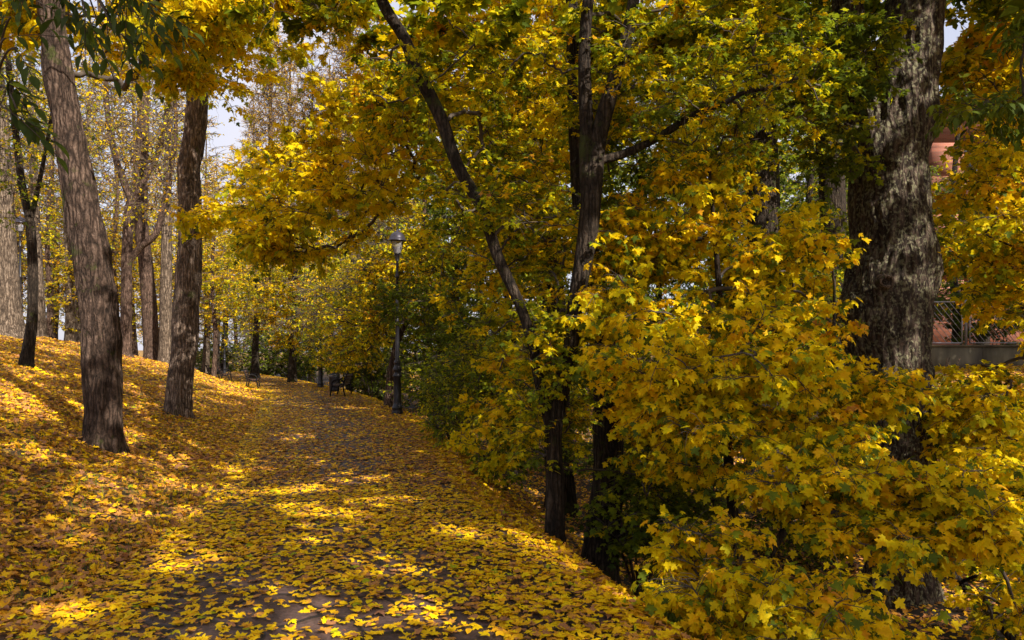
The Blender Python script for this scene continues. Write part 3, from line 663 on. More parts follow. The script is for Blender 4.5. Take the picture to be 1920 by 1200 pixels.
tree('ash_tree', 'tree with dull green pinnate leaves reaching in across the brick building', 'tree', None, None, 8,
     [(1770, 170, 1960, 240, 6.5, 8, 14), (1870, 40, 2000, 110, 6.5, 8, 6), ('w', 8.5, 1.0, 7.2, 4.2, 4.0, 3.0, 140), ('w', 11.5, -4.5, 9.5, 4.5, 4.5, 3.0, 260), ('w', 5.0, -2.5, 7.2, 4, 3.4, 1.8, 260), ('w', 1.5, -3.5, 9.0, 4.5, 4, 2, 260)],  # crowns overhead and behind the camera are unseen, added to shade path and bank
     dict(size=.11, n_tw=5, n_lf=9, tw_len=.42, hue=(.24, .06, .05, .1), tpl='ell', mat=M_ash, pet=.01, droop=.6, two=4.9, twox=2.2), bark=M_dark, K=20, step=.15, ridge=.008,
     growkw=dict(above=2.5), world_stems=[([(8.8, 2.2, -1.3), (8.7, 2.1, 1), (8.6, 2.0, 4), (8.8, 1.6, 7), (9.4, .8, 10)], [.2, .17, .13, .1, .04]), ([(8.7, 2.1, 2.5), (7.2, 4.2, 4.0), (6.0, 5.8, 4.6)], [.08, .05, .02]), ([(8.6, 2, 4), (10.5, 0, 6.5), (12, -2, 9)], [.09, .07, .04])])
# ash branch over the camera at top left, built leaf by leaf
def ash_left():
    st = [([(-4.2, 1.2, .5), (-4.25, 1.3, 2.0), (-4.2, 1.4, 3.6), (-3.9, 1.6, 5.2), (-3.6, 1.8, 6.6)], [.16, .14, .11, .08, .04]),
          ([(-4.2, 1.4, 3.4), (-3.3, 2.0, 3.7), (-2.4, 2.6, 3.45), (-1.75, 2.9, 3.15)], [.045, .03, .018, .006]),
          ([(-4.25, 1.3, 2.4), (-3.3, 2.0, 2.75), (-2.5, 2.5, 2.72), (-1.95, 2.8, 2.6)], [.03, .02, .012, .004])]
    st = [smooth_line(np.array(a, float), np.array(b, float), .12) for a, b in st]
    base = st[0][0][0].copy(); base[2] = float(H(base[0], base[1]))
    st[0][0][0][2] = base[2] - .2
    root = empty('ash_tree', base, 'dark green pinnate-leaved branches hanging into the top left corner close to the camera', 'tree')
    trunk_mesh('trunk', st, M_dark, root, base, 14, .1, .006, .01, .3)
    ends = [(20, 70, 2.6, 175), (70, 40, 2.9, 10), (150, 20, 2.8, 60), (200, 30, 2.9, 80), (250, 20, 3.0, 30), (300, 60, 3.1, 20), (210, 90, 2.8, 60), (120, -10, 2.8, 80), (240, -10, 2.7, 110), (180, 70, 3.0, 100),
            (10, 110, 2.5, 10), (30, 130, 2.55, 20), (0, 175, 2.6, 30), (0, 235, 2.5, 40), (30, 240, 2.55, 20), (60, -10, 3.1, 100), (225, 110, 2.9, 70), (260, 70, 3.0, 50), (190, -20, 3.0, 40), (160, 60, 2.6, 90), (215, 10, 3.1, 45), (130, 40, 2.9, 30), (10, 20, 3.2, 60), (270, 30, 2.9, 70)]
    mb = MB(); p_, t_, n_, s_ = [], [], [], []
    nod = np.concatenate([a for a, b in st[1:]])
    for px, py, d, ang in ends:
        e = P(px, py - 38, d); s = nod[np.argmin(np.linalg.norm(nod - e, axis=1) + .0)]
        c = (s + e) / 2 + [0, 0, .12]; t = np.linspace(0, 1, 8)[:, None]
        mb.tube((1 - t) ** 2 * s + 2 * t * (1 - t) * c + t * t * e, np.linspace(.006, .003, 8), 5)
        a = math.radians(ang)
        for rep in range(1 + (px % 20 == 0)):
            a2 = a + random.uniform(-.5, .5)
            rd = np.array([math.cos(a2), random.uniform(-.5, .5), -math.sin(a2)]); rd /= np.linalg.norm(rd)
            ln = random.uniform(.12, .20); n = 3
            line = np.array([e + rd * ln * q + np.array([0, 0, -.10 * q * q * ln * 2]) for q in np.linspace(0, 1, 6)])
            mb.tube(line, .0016, 4)
            side = np.cross(rd, [0, 1, 0]); side /= np.linalg.norm(side)
            for q in range(n):
                f = .25 + .7 * q / n
                b = e + rd * ln * f + np.array([0, 0, -.2 * f * f * ln])
                for sg in (-1, 1):
                    tv = rd * .75 + side * sg * .8 + np.random.default_rng(random.randrange(9999)).normal(size=3) * .18
                    p_.append(b); t_.append(tv + [0, 0, -.35]); n_.append([random.uniform(-.5, .5), random.uniform(-1.0, .2), 1.0]); s_.append(random.uniform(.05, .078))
            p_.append(line[-1]); t_.append(rd + [0, 0, -.3]); n_.append([0, -.5, 1]); s_.append(.07)
    p_, t_, n_, s_ = map(np.array, (p_, t_, n_, s_))
    mb.build('branches', M_twig, root, smooth=True, origin=base)
    leaf_mesh('crown', p_, t_, n_, s_, .06 + rng.normal(size=len(p_)) * .07, 'ell', M_ash, root, base)
ash_left()
print('near trees done')

# ------ trunks and understorey at the right back
tree('deciduous_tree', 'dark trunk half hidden just left of the massive trunk', 'tree', None,
     [[(1578, 850, 26), (1575, 600, 25), (1572, 500, 24), (1562, 400, 23), (1558, 300, 22), (1552, 200, 20), (1540, 50, 16), (1530, -200, 10)]], 16,
     [(1400, -100, 1700, 300, 14, 18, 170), (1450, 350, 1640, 640, 13, 16, 60), (1180, -60, 1500, 260, 13, 18, 150)], dict(size=.11, n_lf=8, tw_len=.45, hue=(.42, .1, .07, .25), tpl='lo'), bark=M_dark, K=28, step=.12, ridge=.02, growkw=dict(above=3))
tree('deciduous_tree', 'broad dark broken-looking trunk behind the curtain of leaves of the young maple', 'tree', None,
     [[(1440, 850, 36), (1438, 600, 32), (1432, 400, 30), (1430, 300, 28), (1425, 150, 24), (1415, 0, 20), (1410, -200, 12)]], 17,
     [(1250, -100, 1560, 250, 15, 20, 190), (1180, 200, 1330, 500, 15, 19, 90), (1460, 400, 1640, 640, 15, 19, 60)], dict(size=.11, n_lf=8, tw_len=.45, hue=(.42, .12, .07, .25), tpl='lo'), bark=M_dark, K=28, step=.12, ridge=.025, growkw=dict(above=3))
backs = [
    # label, trunk px x, depth, trunk halfwidth px, crown vols, hue
    ('leafy green tree on the far side of the ditch behind the nearest lamp post', 860, 24, 9, [(760, 150, 1000, 640, 21, 27, 330), (740, 560, 940, 790, 19, 24, 120)], (.30, .1, .07, .3)),
    ('yellow-green tree seen between the leaning stem and the tall maple trunk', 960, 20, 9, [(850, 100, 1120, 620, 17, 23, 330), (880, 560, 1100, 830, 16, 21, 150)], (.54, .1, .07, .15)),
    ('olive green tree filling the space behind the multi-stemmed tree', 1200, 22, 10, [(1060, -60, 1400, 480, 19, 25, 340), (1080, 480, 1400, 900, 17, 22, 190)], (.36, .1, .07, .3)),
    ('dark green tree in the back behind the young maple curtain', 1380, 25, 11, [(1250, 0, 1560, 700, 22, 29, 330)], (.28, .1, .07, .3)),
    ('shaded tree at the back left of the massive trunk', 1520, 23, 10, [(1420, 100, 1700, 760, 20, 27, 300)], (.33, .1, .07, .3)),
    ('yellow tree behind the concrete wall with the railing', 1840, 33, 10, [(1730, 320, 1960, 600, 29, 34, 150)], (.52, .1, .07, .2)),
    ('green tree behind the railing right of the massive trunk', 1790, 29, 8, [(1720, 300, 1860, 560, 27, 31, 90)], (.30, .1, .07, .3)),
]
for lab, px, d_, hw, vols, hue in backs:
    x_ = (px - 960) / F * d_; z0 = float(H(x_, d_)); r_ = hw / F * d_
    tree('background_tree', lab, 'tree', None, None, d_, vols, dict(size=.11, n_tw=5, n_lf=12, tw_len=.6, hue=hue, tpl='lo'), bark=M_dark, K=14, step=.3, growkw=dict(above=2, rt=.006),
         world_stems=[([(x_, d_, z0 - .2), (x_ + .1, d_, z0 + 2), (x_ - .1, d_ + .1, z0 + 5), (x_ + .2, d_, z0 + 10)], [r_ * 1.15, r_, r_ * .8, r_ * .4])])
# trees along the path in the middle distance
mids = [
    ('dark trunked yellow tree standing left of the path bend behind the single bench', 478, 46, 6.5, [(380, 380, 540, 600, 40, 50, 240), (420, 250, 600, 480, 42, 52, 160)], (.60, .08, .07, .1), 703),
    ('dark trunked maple with yellow leaves at the bend of the path, between the benches', 548, 40, 6.5, [(470, 400, 660, 640, 34, 44, 300), (480, 560, 600, 660, 36, 42, 60)], (.59, .08, .07, .12), 716),
    ('green and yellow tree leaning beside the nearest lamp post', 728, 22.5, 6.5, [(640, 420, 860, 620, 20.5, 25, 260), (560, 480, 760, 690, 21.5, 27, 210), (640, 330, 800, 520, 20.5, 24, 150)], (.585, .07, .07, .12), 752),
    ('yellow tree behind the bench on the right side of the path', 655, 33, 5, [(560, 420, 740, 690, 28, 36, 260), (600, 590, 730, 690, 32, 36, 60)], (.56, .09, .07, .15), 700),
    ('leafy yellow tree closing the view beyond the path bend', 420, 62, 6, [(360, 470, 520, 690, 56, 68, 220), (500, 560, 660, 700, 50, 60, 120)], (.50, .1, .08, .2), 700),
    ('orange-yellow tree far beyond the bank between the furrowed trunk and the bend', 405, 55, 6, [(340, 300, 460, 560, 50, 60, 170)], (.66, .09, .08, .08), 690),
]
for lab, px, d_, hw, vols, hue, by in mids:
    x_ = (px - 960) / F * d_; z0 = float(H(x_, d_)); r_ = hw / F * d_
    lean = .9 if px == 728 else .1
    tree('roadside_tree' if False else 'deciduous_tree', lab, 'tree', None, None, d_, vols, dict(size=.12 if d_ > 30 else .10, n_tw=5, n_lf=13, tw_len=.6, hue=hue, tpl='lo'), bark=M_bark if px == 728 else M_dark, K=16, step=.25, growkw=dict(above=2.2, rt=.005),
         world_stems=[([(x_, d_, z0 - .2), (x_ + lean * .2, d_, z0 + 1.6), (x_ + lean, d_ + .1, z0 + 4.2), (x_ + lean * 1.4, d_, z0 + 9)], [r_ * 1.3, r_, r_ * .8, r_ * .4])])
# bare orange-leaved trees far behind the bank: three kinds, copied
far_spots = [(30, 45), (100, 52), (165, 44), (210, 60), (250, 48), (330, 46), (385, 58), (440, 70), (60, 66), (140, 75), (300, 72), (370, 84), (480, 80), (-60, 50), (560, 74), (650, 66), (740, 60)]
protos = []
def copy_tree(o, loc, rz, s, label):
    r = o.copy(); C.objects.link(r); r.location = loc; r.rotation_euler = (0, 0, rz); r.scale = (s, s, s); r['label'] = label
    for ch in o.children:
        c = ch.copy(); C.objects.link(c); c.parent = r
    return r
far_words = ['behind the pale thick trunk at the left edge', 'left of the nearest leaning trunk', 'behind the top of the nearest leaning trunk', 'behind the candelabra tree', 'right behind the candelabra tree',
             'just left of the furrowed trunk', 'just right of the furrowed trunk', 'below the open sky', 'far off at the left edge behind the slender forked tree', 'far off behind the leaning trunk',
             'far off between candelabra tree and furrowed trunk', 'far off right of the furrowed trunk', 'far off in front of the poplars', 'beyond the left edge of the picture', 'far off below the tallest poplars', 'far off left of the nearest lamp post', 'far off above the nearest lamp head']
for k, (px, d_) in enumerate(far_spots):
    x_ = (px - 960) / F * d_; z0 = float(H(x_, d_))
    lab = 'thin-twigged tree with orange leaves, ' + far_words[k]
    if k < 3:
        x, y = x_, d_
        r = tree('sparse_tree', lab, 'tree', 'thin-twigged orange trees in the distance', None, d_,
                 [('w', x, y, z0 + 11, 4.2, 4.2, 7.5, 330), ('w', x, y, z0 + 5, 3.2, 3.2, 3, 120)], dict(size=.13, n_tw=5, n_lf=3, tw_len=.8, hue=((.66, .08, .08, .05), (.58, .1, .08, .15), (.73, .07, .07, .02))[k], tpl='lo'),
                 bark=M_pale if k != 1 else M_bark, twig=M_twigp, K=10, step=.5, ridge=.01, carve=False,
                 growkw=dict(above=3, steep=1.3, wig=.13, rt=.008, arch=.05), world_stems=[([(x, y, z0 - .3), (x + .2, y, z0 + 5), (x - .2, y + .2, z0 + 10), (x + .1, y, z0 + 17)], [.26, .2, .14, .04])])
        protos.append(r)
    else:
        copy_tree(protos[k % 3], (x_, d_, z0), random.uniform(0, 6.28), random.uniform(.8, 1.25), lab)['group'] = 'thin-twigged orange trees in the distance'
golds = [('golden-leaved tree behind the slender dark forked tree', 90, 36, 5, [(-40, 340, 230, 630, 33, 42, 250)], .60),
         ('golden tree behind the candelabra tree and tall bent trunk', 215, 40, 5, [(150, 350, 350, 640, 37, 46, 280)], .63),
         ('golden tree to the right of the furrowed trunk above the bank', 400, 36, 4, [(360, 400, 520, 640, 33, 40, 200)], .57)]
for lab, px, d_, hw, vols, hu in golds:
    x_ = (px - 960) / F * d_; z0 = float(H(x_, d_)); r_ = hw / F * d_
    tree('deciduous_tree', lab, 'tree', None, None, d_, vols, dict(size=.11, n_tw=5, n_lf=10, tw_len=.6, hue=(hu, .08, .08, .08), tpl='lo'), bark=M_bark, twig=M_twigp, K=12, step=.3, growkw=dict(above=1.5, rt=.005),
         world_stems=[([(x_, d_, z0 - .2), (x_ + .1, d_, z0 + 2), (x_ - .1, d_ + .1, z0 + 5), (x_ + .2, d_, z0 + 9)], [r_ * 1.15, r_, r_ * .8, r_ * .4])])
fp = None
words_ = ['behind the leaning dark stem', 'behind the multi-stemmed tree', 'behind the young maple curtain', 'behind the broad broken-looking trunk', 'just left of the massive trunk', 'hidden directly behind the massive trunk', 'beyond the nearest lamp post', 'behind the bench on the right']
for k, (px, d_) in enumerate([(900, 36), (1080, 34), (1240, 38), (1400, 34), (1530, 37), (1660, 40), (800, 40), (690, 46)]):
    x_ = (px - 960) / F * d_; y = d_; z0 = float(H(x_, d_)); x = x_
    lab = 'dense shady tree at the back, ' + words_[k]
    if fp is None:
        fp = tree('background_tree', lab, 'tree', 'shady trees closing the view beyond the ditch', None, d_, [('w', x, y, z0 + 7, 3.6, 3.0, 6.5, 420), ('w', x, y, z0 + 2.2, 2.8, 2.4, 2.2, 150)], dict(size=.2, n_tw=5, n_lf=6, tw_len=.7, hue=(.36, .12, .08, .3), tpl='lo'), bark=M_dark, K=12, step=.4, carve=False,
                  growkw=dict(above=1.5, rt=.006), world_stems=[([(x, y, z0 - .3), (x + .2, y, z0 + 4), (x - .1, y, z0 + 8), (x, y, z0 + 12)], [.25, .2, .14, .05])])
    else:
        copy_tree(fp, (x, y, z0), k * 1.3, random.uniform(.9, 1.2), lab)['group'] = 'shady trees closing the view beyond the ditch'
for k, (x, y) in enumerate([(19.5, 20), (24, 16.5)]):  # copies out of view, added to keep the sun off the concrete wall
    copy_tree(fp, (x, y, float(H(x, y))), k * 2.1, 1.15, 'added unseen tree shading the wall, just outside the right edge, ' + ('beside the railing' if k == 0 else 'nearer than the railing'))['group'] = 'shady trees closing the view beyond the ditch'
# poplars
pops = [(505, 62, 'leftmost of the tall thin poplars, beside the strip of open sky'), (585, 66, 'middle poplar with orange leaves above the yellow maple crown'), (655, 60, 'poplar next to the leaning dark stem at the top of the picture'), (545, 76, 'farther poplar standing between the first two poplars'), (618, 80, 'farther poplar between the middle poplar and the one by the dark stem'), (705, 74, 'poplar glimpsed behind the leaning dark stem'), (475, 90, 'small distant poplar left of all the others')]
pr = None
for k, (px, d_, lab) in enumerate(pops):
    x = (px - 960) / F * d_; y = d_; z0 = float(H(x, y))
    lab = 'tall bare poplar, ' + lab
    if k == 0:
        pr = tree('poplar', lab, 'tree', 'poplars behind the bank', None, d_,
                  [('w', x, y, z0 + 17, 1.9, 1.9, 15, 620), ('w', x, y, z0 + 26, 1.2, 1.2, 9, 160)], dict(size=.12, n_tw=5, n_lf=4, tw_len=.9, hue=(.76, .06, .07, .03), tpl='lo', droop=.2), bark=M_pale, twig=M_twigp, K=10, step=.6, carve=False,
                  growkw=dict(above=2, steep=4.0, k=.6, wig=.05, rt=.011, arch=-.1), world_stems=[([(x, y, z0 - .3), (x, y, z0 + 10), (x + .1, y, z0 + 20), (x, y, z0 + 33)], [.4, .3, .2, .04])])
    else:
        copy_tree(pr, (x, y, z0), k * 1.1, random.uniform(.85, 1.1), lab)
print('far trees done')

# ------ shrubs
def shrub(label, px, py, d, vols, hue, size=.06, tpl='ov', n_lf=9, name='shrub', tw=.3):
    b = P(px, py, d); z0 = float(H(b[0], b[1])); st = []
    for k in range(5):
        a = random.uniform(0, 6.28)
        st.append(([(b[0], b[1], z0 - .1), (b[0] + .2 * math.cos(a), b[1] + .2 * math.sin(a), z0 + .5), (b[0] + .5 * math.cos(a), b[1] + .5 * math.sin(a), z0 + 1.2)], [.02, .015, .008]))
    return tree(name, label, 'shrub', None, None, d, vols, dict(size=size, n_tw=5, n_lf=n_lf, tw_len=tw, hue=hue, tpl=tpl, pet=.01, droop=.2), K=6, step=.2, ridge=0, lump=0, flare=0, growkw=dict(above=.1, steep=.9), world_stems=st, stemname='stems')
shrub('tall shrub with small yellow-green leaves right of the nearest lamp post', 850, 860, 14, [(785, 650, 930, 850, 12, 16, 220), (830, 600, 980, 760, 11.5, 14.5, 110), (880, 760, 1000, 900, 10.5, 12.5, 60)], (.40, .07, .07, .2), .07)
shrub('bright green spray of small leaves crossing the middle of the nearest lamp post', 850, 800, 17, [(690, 520, 880, 620, 16, 18, 70), (800, 580, 900, 680, 16, 18, 40)], (.27, .05, .05, .3), .09)
shrub('low dark green bush in the ditch beside the dark mossy trunk', 1200, 1050, 8.5, [(1140, 880, 1350, 1080, 7.8, 9.5, 110), (1240, 800, 1420, 960, 8, 10, 60)], (.24, .06, .05, .3), .06, 'fm')
shrub('shaded bush of small leaves on the far slope of the ditch', 1300, 900, 12, [(1060, 760, 1420, 960, 11, 14, 190), (1400, 860, 1640, 1080, 10, 13, 110)], (.25, .08, .07, .3), .08, 'lo')
shrub('dark bush closing the gap behind the bench on the right of the path', 700, 740, 30, [(660, 655, 770, 745, 31, 34, 130)], (.22, .08, .07, .3), .12, 'lo', tw=.5)
shrub('hedge-like bush at the far end of the path', 500, 720, 62, [(440, 620, 640, 712, 52, 62, 260), (340, 640, 460, 700, 60, 72, 120)], (.26, .1, .07, .3), .2, 'lo', tw=.9)
shrub('dark evergreen bush behind the railing on the wall', 1850, 640, 27.5, [(1730, 520, 1990, 650, 26.6, 29, 230)], (.16, .06, .06, .3), .12, 'lo', tw=.4)
shrub('brownish bush at the foot of the concrete wall', 1760, 720, 20, [(1735, 690, 1800, 800, 15, 20, 30)], (.5, .1, .1, .2), .08, 'lo')

# ------------------------------------------------------------------ fallen leaves
def dens_noise(x, y):
    return .5 + .5 * np.sin(x * 1.9 + 1.7 * np.sin(y * 1.1)) * np.sin(y * 2.3 + 1.3 * np.sin(x * 1.6 + 2))
def litter(name, y0, y1, per_m2, size, tpl, label):
    n = int((y1 - y0) * (1.5 * (y0 + y1) / 2 + 6) * per_m2)
    y = rng.uniform(y0, y1, n); x = rng.uniform(-1, 1, n) * (.78 * y + 2.2)
    u = xl(y) - x; v = x - xr(y)
    on = (u < 0) & (v < -.3)
    w = xr(y) - xl(y); c = np.abs((x - (xl(y) + xr(y)) / 2) / w) * 2
    dn = dens_noise(x, y)
    pth = np.interp(y, [3, 4.6, 5.4, 6.4, 9, 60], [.24, .31, .62, .93, .94, .87]) * (.5 + .8 * dn)
    pth = np.where(y > 9, pth * (.42 + .58 * np.clip(c * 1.2, 0, 1) ** 1.2), pth)
    pth = np.where(x > xr(y) - 1.1, np.maximum(pth, .75), pth)
    pth = np.where(x < xl(y) + .5, np.maximum(pth, .6), pth)
    left = np.where(y < 6.5, .85, .8) * (.75 + .4 * dn)
    right = np.interp(v, [-.3, .3, .8, 2, 6, 9, 40], [1, .85, .5, .4, .5, .65, .8])
    dens = np.where(on, pth, np.where(u >= 0, left, right))
    k = rng.random(n) < dens; x, y, u, v, on, c = x[k], y[k], u[k], v[k], on[k], c[k]
    n = len(x); e = .03
    zx = (H(x + e, y) - H(x - e, y)) / (2 * e); zy = (H(x, y + e) - H(x, y - e)) / (2 * e)
    nor = nrm(np.stack([-zx, -zy, np.ones(n)], 1) + rng.normal(size=(n, 3)) * np.where(on, .17, .38)[:, None])
    ang = rng.uniform(0, 6.283, n); tip = np.stack([np.cos(ang), np.sin(ang), np.zeros(n)], 1)
    z = H(x, y) + rng.uniform(.010, .035, n) + np.where(on, .016, 0.01)
    sz = size * rng.uniform(.5, 1.3, n)
    h = .695 + rng.normal(size=n) * .05
    br = rng.random(n)
    pb = np.where(on, .32 + .38 * ((y > 9) & (c < .8)) , np.where(u >= 0, .62 + .16 * dens_noise(x * .7 + 3, y * .7), .45))
    pb = pb + np.where(v > .8, .3, 0)
    h = np.where(br < pb, .87 + rng.normal(size=n) * .06, h)
    h = np.where(rng.random(n) < .02, .4, h)
    o = leaf_mesh(name, np.stack([x, y, z], 1), tip, nor, sz, h, tpl, M_litter)
    tag(o, label, 'leaves', None, 'stuff')
    print(name, n)
litter('fallen_leaves', 3.0, 9.5, 820, .056, 'litter_hi', 'large yellow and brown maple leaves scattered over the near path and bank')
litter('fallen_leaves', 9.5, 20, 520, .062, 'litter_mid', 'carpet of yellow and brown leaves over the path and bank around the nearest lamp post')
litter('fallen_leaves', 20, 66, 170, .085, 'litter_lo', 'distant carpet of orange-brown leaves around the benches and path bend')

# grass blades
def grass(name, label, boxes, hmin, hmax):
    ps = []
    for x0, y0, x1, y1, n in boxes: ps.append(np.stack([rng.uniform(x0, x1, n), rng.uniform(y0, y1, n)], 1))
    p = np.concatenate(ps); n = len(p); b = np.stack([p[:, 0], p[:, 1], H(p[:, 0], p[:, 1]) + .0], 1)
    h = rng.uniform(hmin, hmax, (n, 1)); a = rng.uniform(0, 6.28, n); dr = np.stack([np.cos(a), np.sin(a), np.zeros(n)], 1); sd = np.stack([-np.sin(a), np.cos(a), np.zeros(n)], 1) * .003
    up = np.array([0, 0, 1.0]); m = b + up * h * .6 + dr * h * .2; t = b + up * h * .8 + dr * h * .65
    V = np.stack([b - sd, b + sd, m - sd * .8, m + sd * .8, t], 1).reshape(-1, 3); o = (np.arange(n) * 5)[:, None]
    ob = mesh_np(name, V, [np.array([[0, 1, 3, 2]]) + o, np.array([[2, 3, 4]]) + o], M_ash, attrs={'hue': np.repeat(rng.uniform(.05, .3, n), 5)})
    tag(ob, label, 'grass', None, 'stuff')
grass('grass', 'long dark grass tufts growing in the ditch', [(1.6, 7.0, 3.2, 9.5, 2600), (1.3, 6.0, 2.4, 7.5, 900)], .15, .5)
grass('grass', 'short green grass poking through the leaves on the left bank', [(-8, 3.5, -3.0, 9, 5200), (-12, 9, -5, 17, 5000)], .05, .13)

# ------------------------------------------------------------------ street furniture
M_glass, n_, l_, o_ = new_mat('lantern_glass')
b_ = n_.new('ShaderNodeBsdfPrincipled'); b_.inputs['Base Color'].default_value = (.85, .83, .88, 1); b_.inputs['Roughness'].default_value = .12; b_.inputs['Transmission Weight'].default_value = .75; b_.inputs['IOR'].default_value = 1.2
l_.new(b_.outputs[0], o_.inputs[0])
M_opal = simple_mat('opal_diffuser', (.62, .60, .66), .5, var=.05)
M_bench = simple_mat('bench_iron', (0.010, 0.009, 0.010), 0.75, 0.0, var=0.3)
for mm_ in (M_bench,): mm_.node_tree.nodes['Principled BSDF'].inputs['Specular IOR Level'].default_value = 0.1
M_wood = simple_mat('bench_wood', (.05, .022, .013), .6, var=.35, scale=20, bump=.2)
M_cap = simple_mat('lamp_cap_metal', (.05, .045, .06), .35, .5, var=.2)

def lamp(px, py, d, label, seen=True):
    b = P(px, py, d); z0 = float(H(b[0], b[1])); b[2] = z0
    root = empty('street_lamp', b, label, 'street lamp', 'cast iron park lamps')
    m = MB(); m.lathe([(0, 0), (.15, 0), (.155, .03), (.15, .10), (.135, .15), (.145, .17), (.145, .20), (.115, .25), (.105, .32), (.10, .75), (.095, .98), (.12, 1.0), (.125, 1.04), (.10, 1.07), (.09, 1.13), (.115, 1.17), (.12, 1.21), (.085, 1.27), (.08, 1.33), (.095, 1.36), (.09, 1.40), (.06, 1.45)], K=24); m.build('pedestal', M_iron, root, True)
    m = MB(); m.lathe([(.06, 1.44), (.055, 1.9), (.047, 2.35), (.06, 2.37), (.062, 2.42), (.045, 2.46), (.043, 3.1), (.04, 3.58), (.055, 3.60), (.058, 3.66), (.038, 3.70), (.034, 4.02), (.05, 4.04), (.05, 4.07), (0, 4.08)], K=18)
    for s in (-1, 1): m.box((s * .09, 0, 2.40), (.14, .02, .02))
    m.build('column', M_iron, root, True)
    m = MB()
    m.lathe([(.035, 4.05), (.06, 4.10), (.035, 4.16), (.075, 4.20), (.082, 4.22), (.078, 4.24), (0, 4.24)], K=16)
    for k in range(4):
        a = math.pi / 4 + k * math.pi / 2
        m.tube([(.095 * math.cos(a), .095 * math.sin(a), 4.23), (.20 * math.cos(a), .20 * math.sin(a), 4.56)], .009, 5)
        c_ = (.075 * math.cos(a), .075 * math.sin(a)); m.tube([(c_[0] * .6, c_[1] * .6, 4.1), (c_[0] * 1.25, c_[1] * 1.25, 4.16), (c_[0] * 1.25, c_[1] * 1.25, 4.23)], .006, 5)
    lan = m.build('lantern', M_iron, root, True)
    m = MB(); m.lathe([(.115, 4.245), (.193, 4.555)], K=4, phase=math.pi / 4); m.build('glass', M_glass, lan)
    m = MB(); m.lathe([(.08, 4.25), (.125, 4.40), (.12, 4.405), (0, 4.405)], K=4, phase=math.pi / 4); m.build('diffuser', M_opal, lan)
    m = MB(); m.lathe([(0, 4.557), (.235, 4.557), (.24, 4.585), (.215, 4.60), (.20, 4.66), (.16, 4.74), (.10, 4.79), (.04, 4.80), (.03, 4.84), (0, 4.87)], K=24); m.build('lamp_cap', M_cap, lan, True)
    return root
lamp(745, 778, 19.6, 'nearest cast iron lamp post with its lantern showing, on the right edge of the path')
lamp(601, 727, 34.5, 'dark lamp post left of the right-hand bench, its lantern lost in yellow leaves')
lamp(421, 699, 58, 'distant lamp post behind the two benches at the left of the path')
lamp(93, 629, 45, 'distant lamp post on top of the bank between the slender tree and the leaning trunk')
lamp(38, 628, 30, 'bluish dark lamp post in front of the pale thick trunk at the left edge')

def bench(px, d, rz, label):
    x = (px - 960) / F * d; z0 = float(H(x, d))
    root = empty('park_bench', (x, d, z0), label, 'bench', 'park benches of iron and wood'); root.rotation_euler = (0, 0, rz)
    Wd = .82
    for s in (-1, 1):
        m = MB(); X = s * Wd
        m.tube([(X, -.30, 0), (X, -.27, .2), (X, -.22, .40), (X, -.24, .52), (X, -.16, .62), (X, 0, .66), (X, .14, .62), (X, .18, .54)], .027, 6)   # front leg and arm
        m.tube([(X, .26, 0), (X, .20, .2), (X, .17, .40), (X, .22, .6), (X, .30, .84)], .027, 6)                                                   # back leg
        m.tube([(X, -.25, .40), (X, -.08, .37), (X, .10, .37), (X, .18, .42)], .022, 6)
        m.tube([(X, -.02, .38), (X, .06, .46), (X, .15, .48), (X, .18, .42)], .015, 5)
        m.build('side_frame', M_bench, root, True)
    m = MB()
    for k in range(5): m.box((0, -.23 + k * .095, .425 - .012 * k + .004 * k * k), (2 * Wd - .05, .075, .03))
    m.build('seat', M_wood, root)
    m = MB()
    for k in range(3): m.box((0, .185 + k * .045, .53 + k * .12), (2 * Wd - .05, .03, .095))
    m.build('backrest', M_wood, root)
    return root
bench(473, 33.5, math.radians(106), 'single iron bench standing free on the left side of the path')
bench(421, 39, math.radians(107), 'bench partly hidden behind the bank, in front of the distant lamp post')
bench(398, 44, math.radians(108), 'farthest bench, only its top showing above the bank')
bench(641, 28, math.radians(-86), 'wooden bench with curved iron arms on the right side of the path beside the bin')
x_ = (627 - 960) / F * 30.6; r_ = empty('litter_bin', (x_, 30.6, float(H(x_, 30.6))), 'dark rounded litter bin tucked behind the right-hand bench', 'bin')
m = MB(); m.lathe([(0, .03), (.18, .03), (.20, .1), (.225, .62), (.235, .66), (.21, .66), (.19, .1), (0, .08)], K=20); m.build('bin_body', M_iron, r_, True)
m = MB(); m.lathe([(.235, .70), (.225, .74), (.16, .82), (.05, .85), (0, .855)], K=20)
for k in range(3): m.tube([(.21 * math.cos(k * 2.1), .21 * math.sin(k * 2.1), .64), (.22 * math.cos(k * 2.1), .22 * math.sin(k * 2.1), .72)], .012, 5)
m.build('bin_lid', M_iron, r_, True)

# ------------------------------------------------------------------ concrete wall, railing, brick building
WY = 25.0
def concrete():
    m, n, l, out = new_mat('stained_concrete')
    tc = n.new('ShaderNodeTexCoord'); mp = n.new('ShaderNodeMapping'); mp.inputs['Scale'].default_value = (2.5, 2.5, .7); l.new(tc.outputs['Object'], mp.inputs[0])
    a = n.new('ShaderNodeTexNoise'); a.inputs['Scale'].default_value = 1.2; a.inputs['Detail'].default_value = 7; l.new(mp.outputs[0], a.inputs['Vector'])
    r = ramp(n, [(.3, (.05, .04, .028)), (.6, (.15, .125, .08)), (.75, (.24, .20, .13))]); l.new(a.outputs[0], r.inputs[0])
    b = n.new('ShaderNodeBsdfPrincipled'); b.inputs['Roughness'].default_value = .9; l.new(r.outputs[0], b.inputs['Base Color'])
    l.new(b.outputs[0], out.inputs[0]); return m
M_conc = concrete()
rw = empty('garden_wall', (16, WY, 1.1), 'low stained concrete retaining wall under the white railing at the right edge', 'wall')
m = MB(); x0 = 11.0
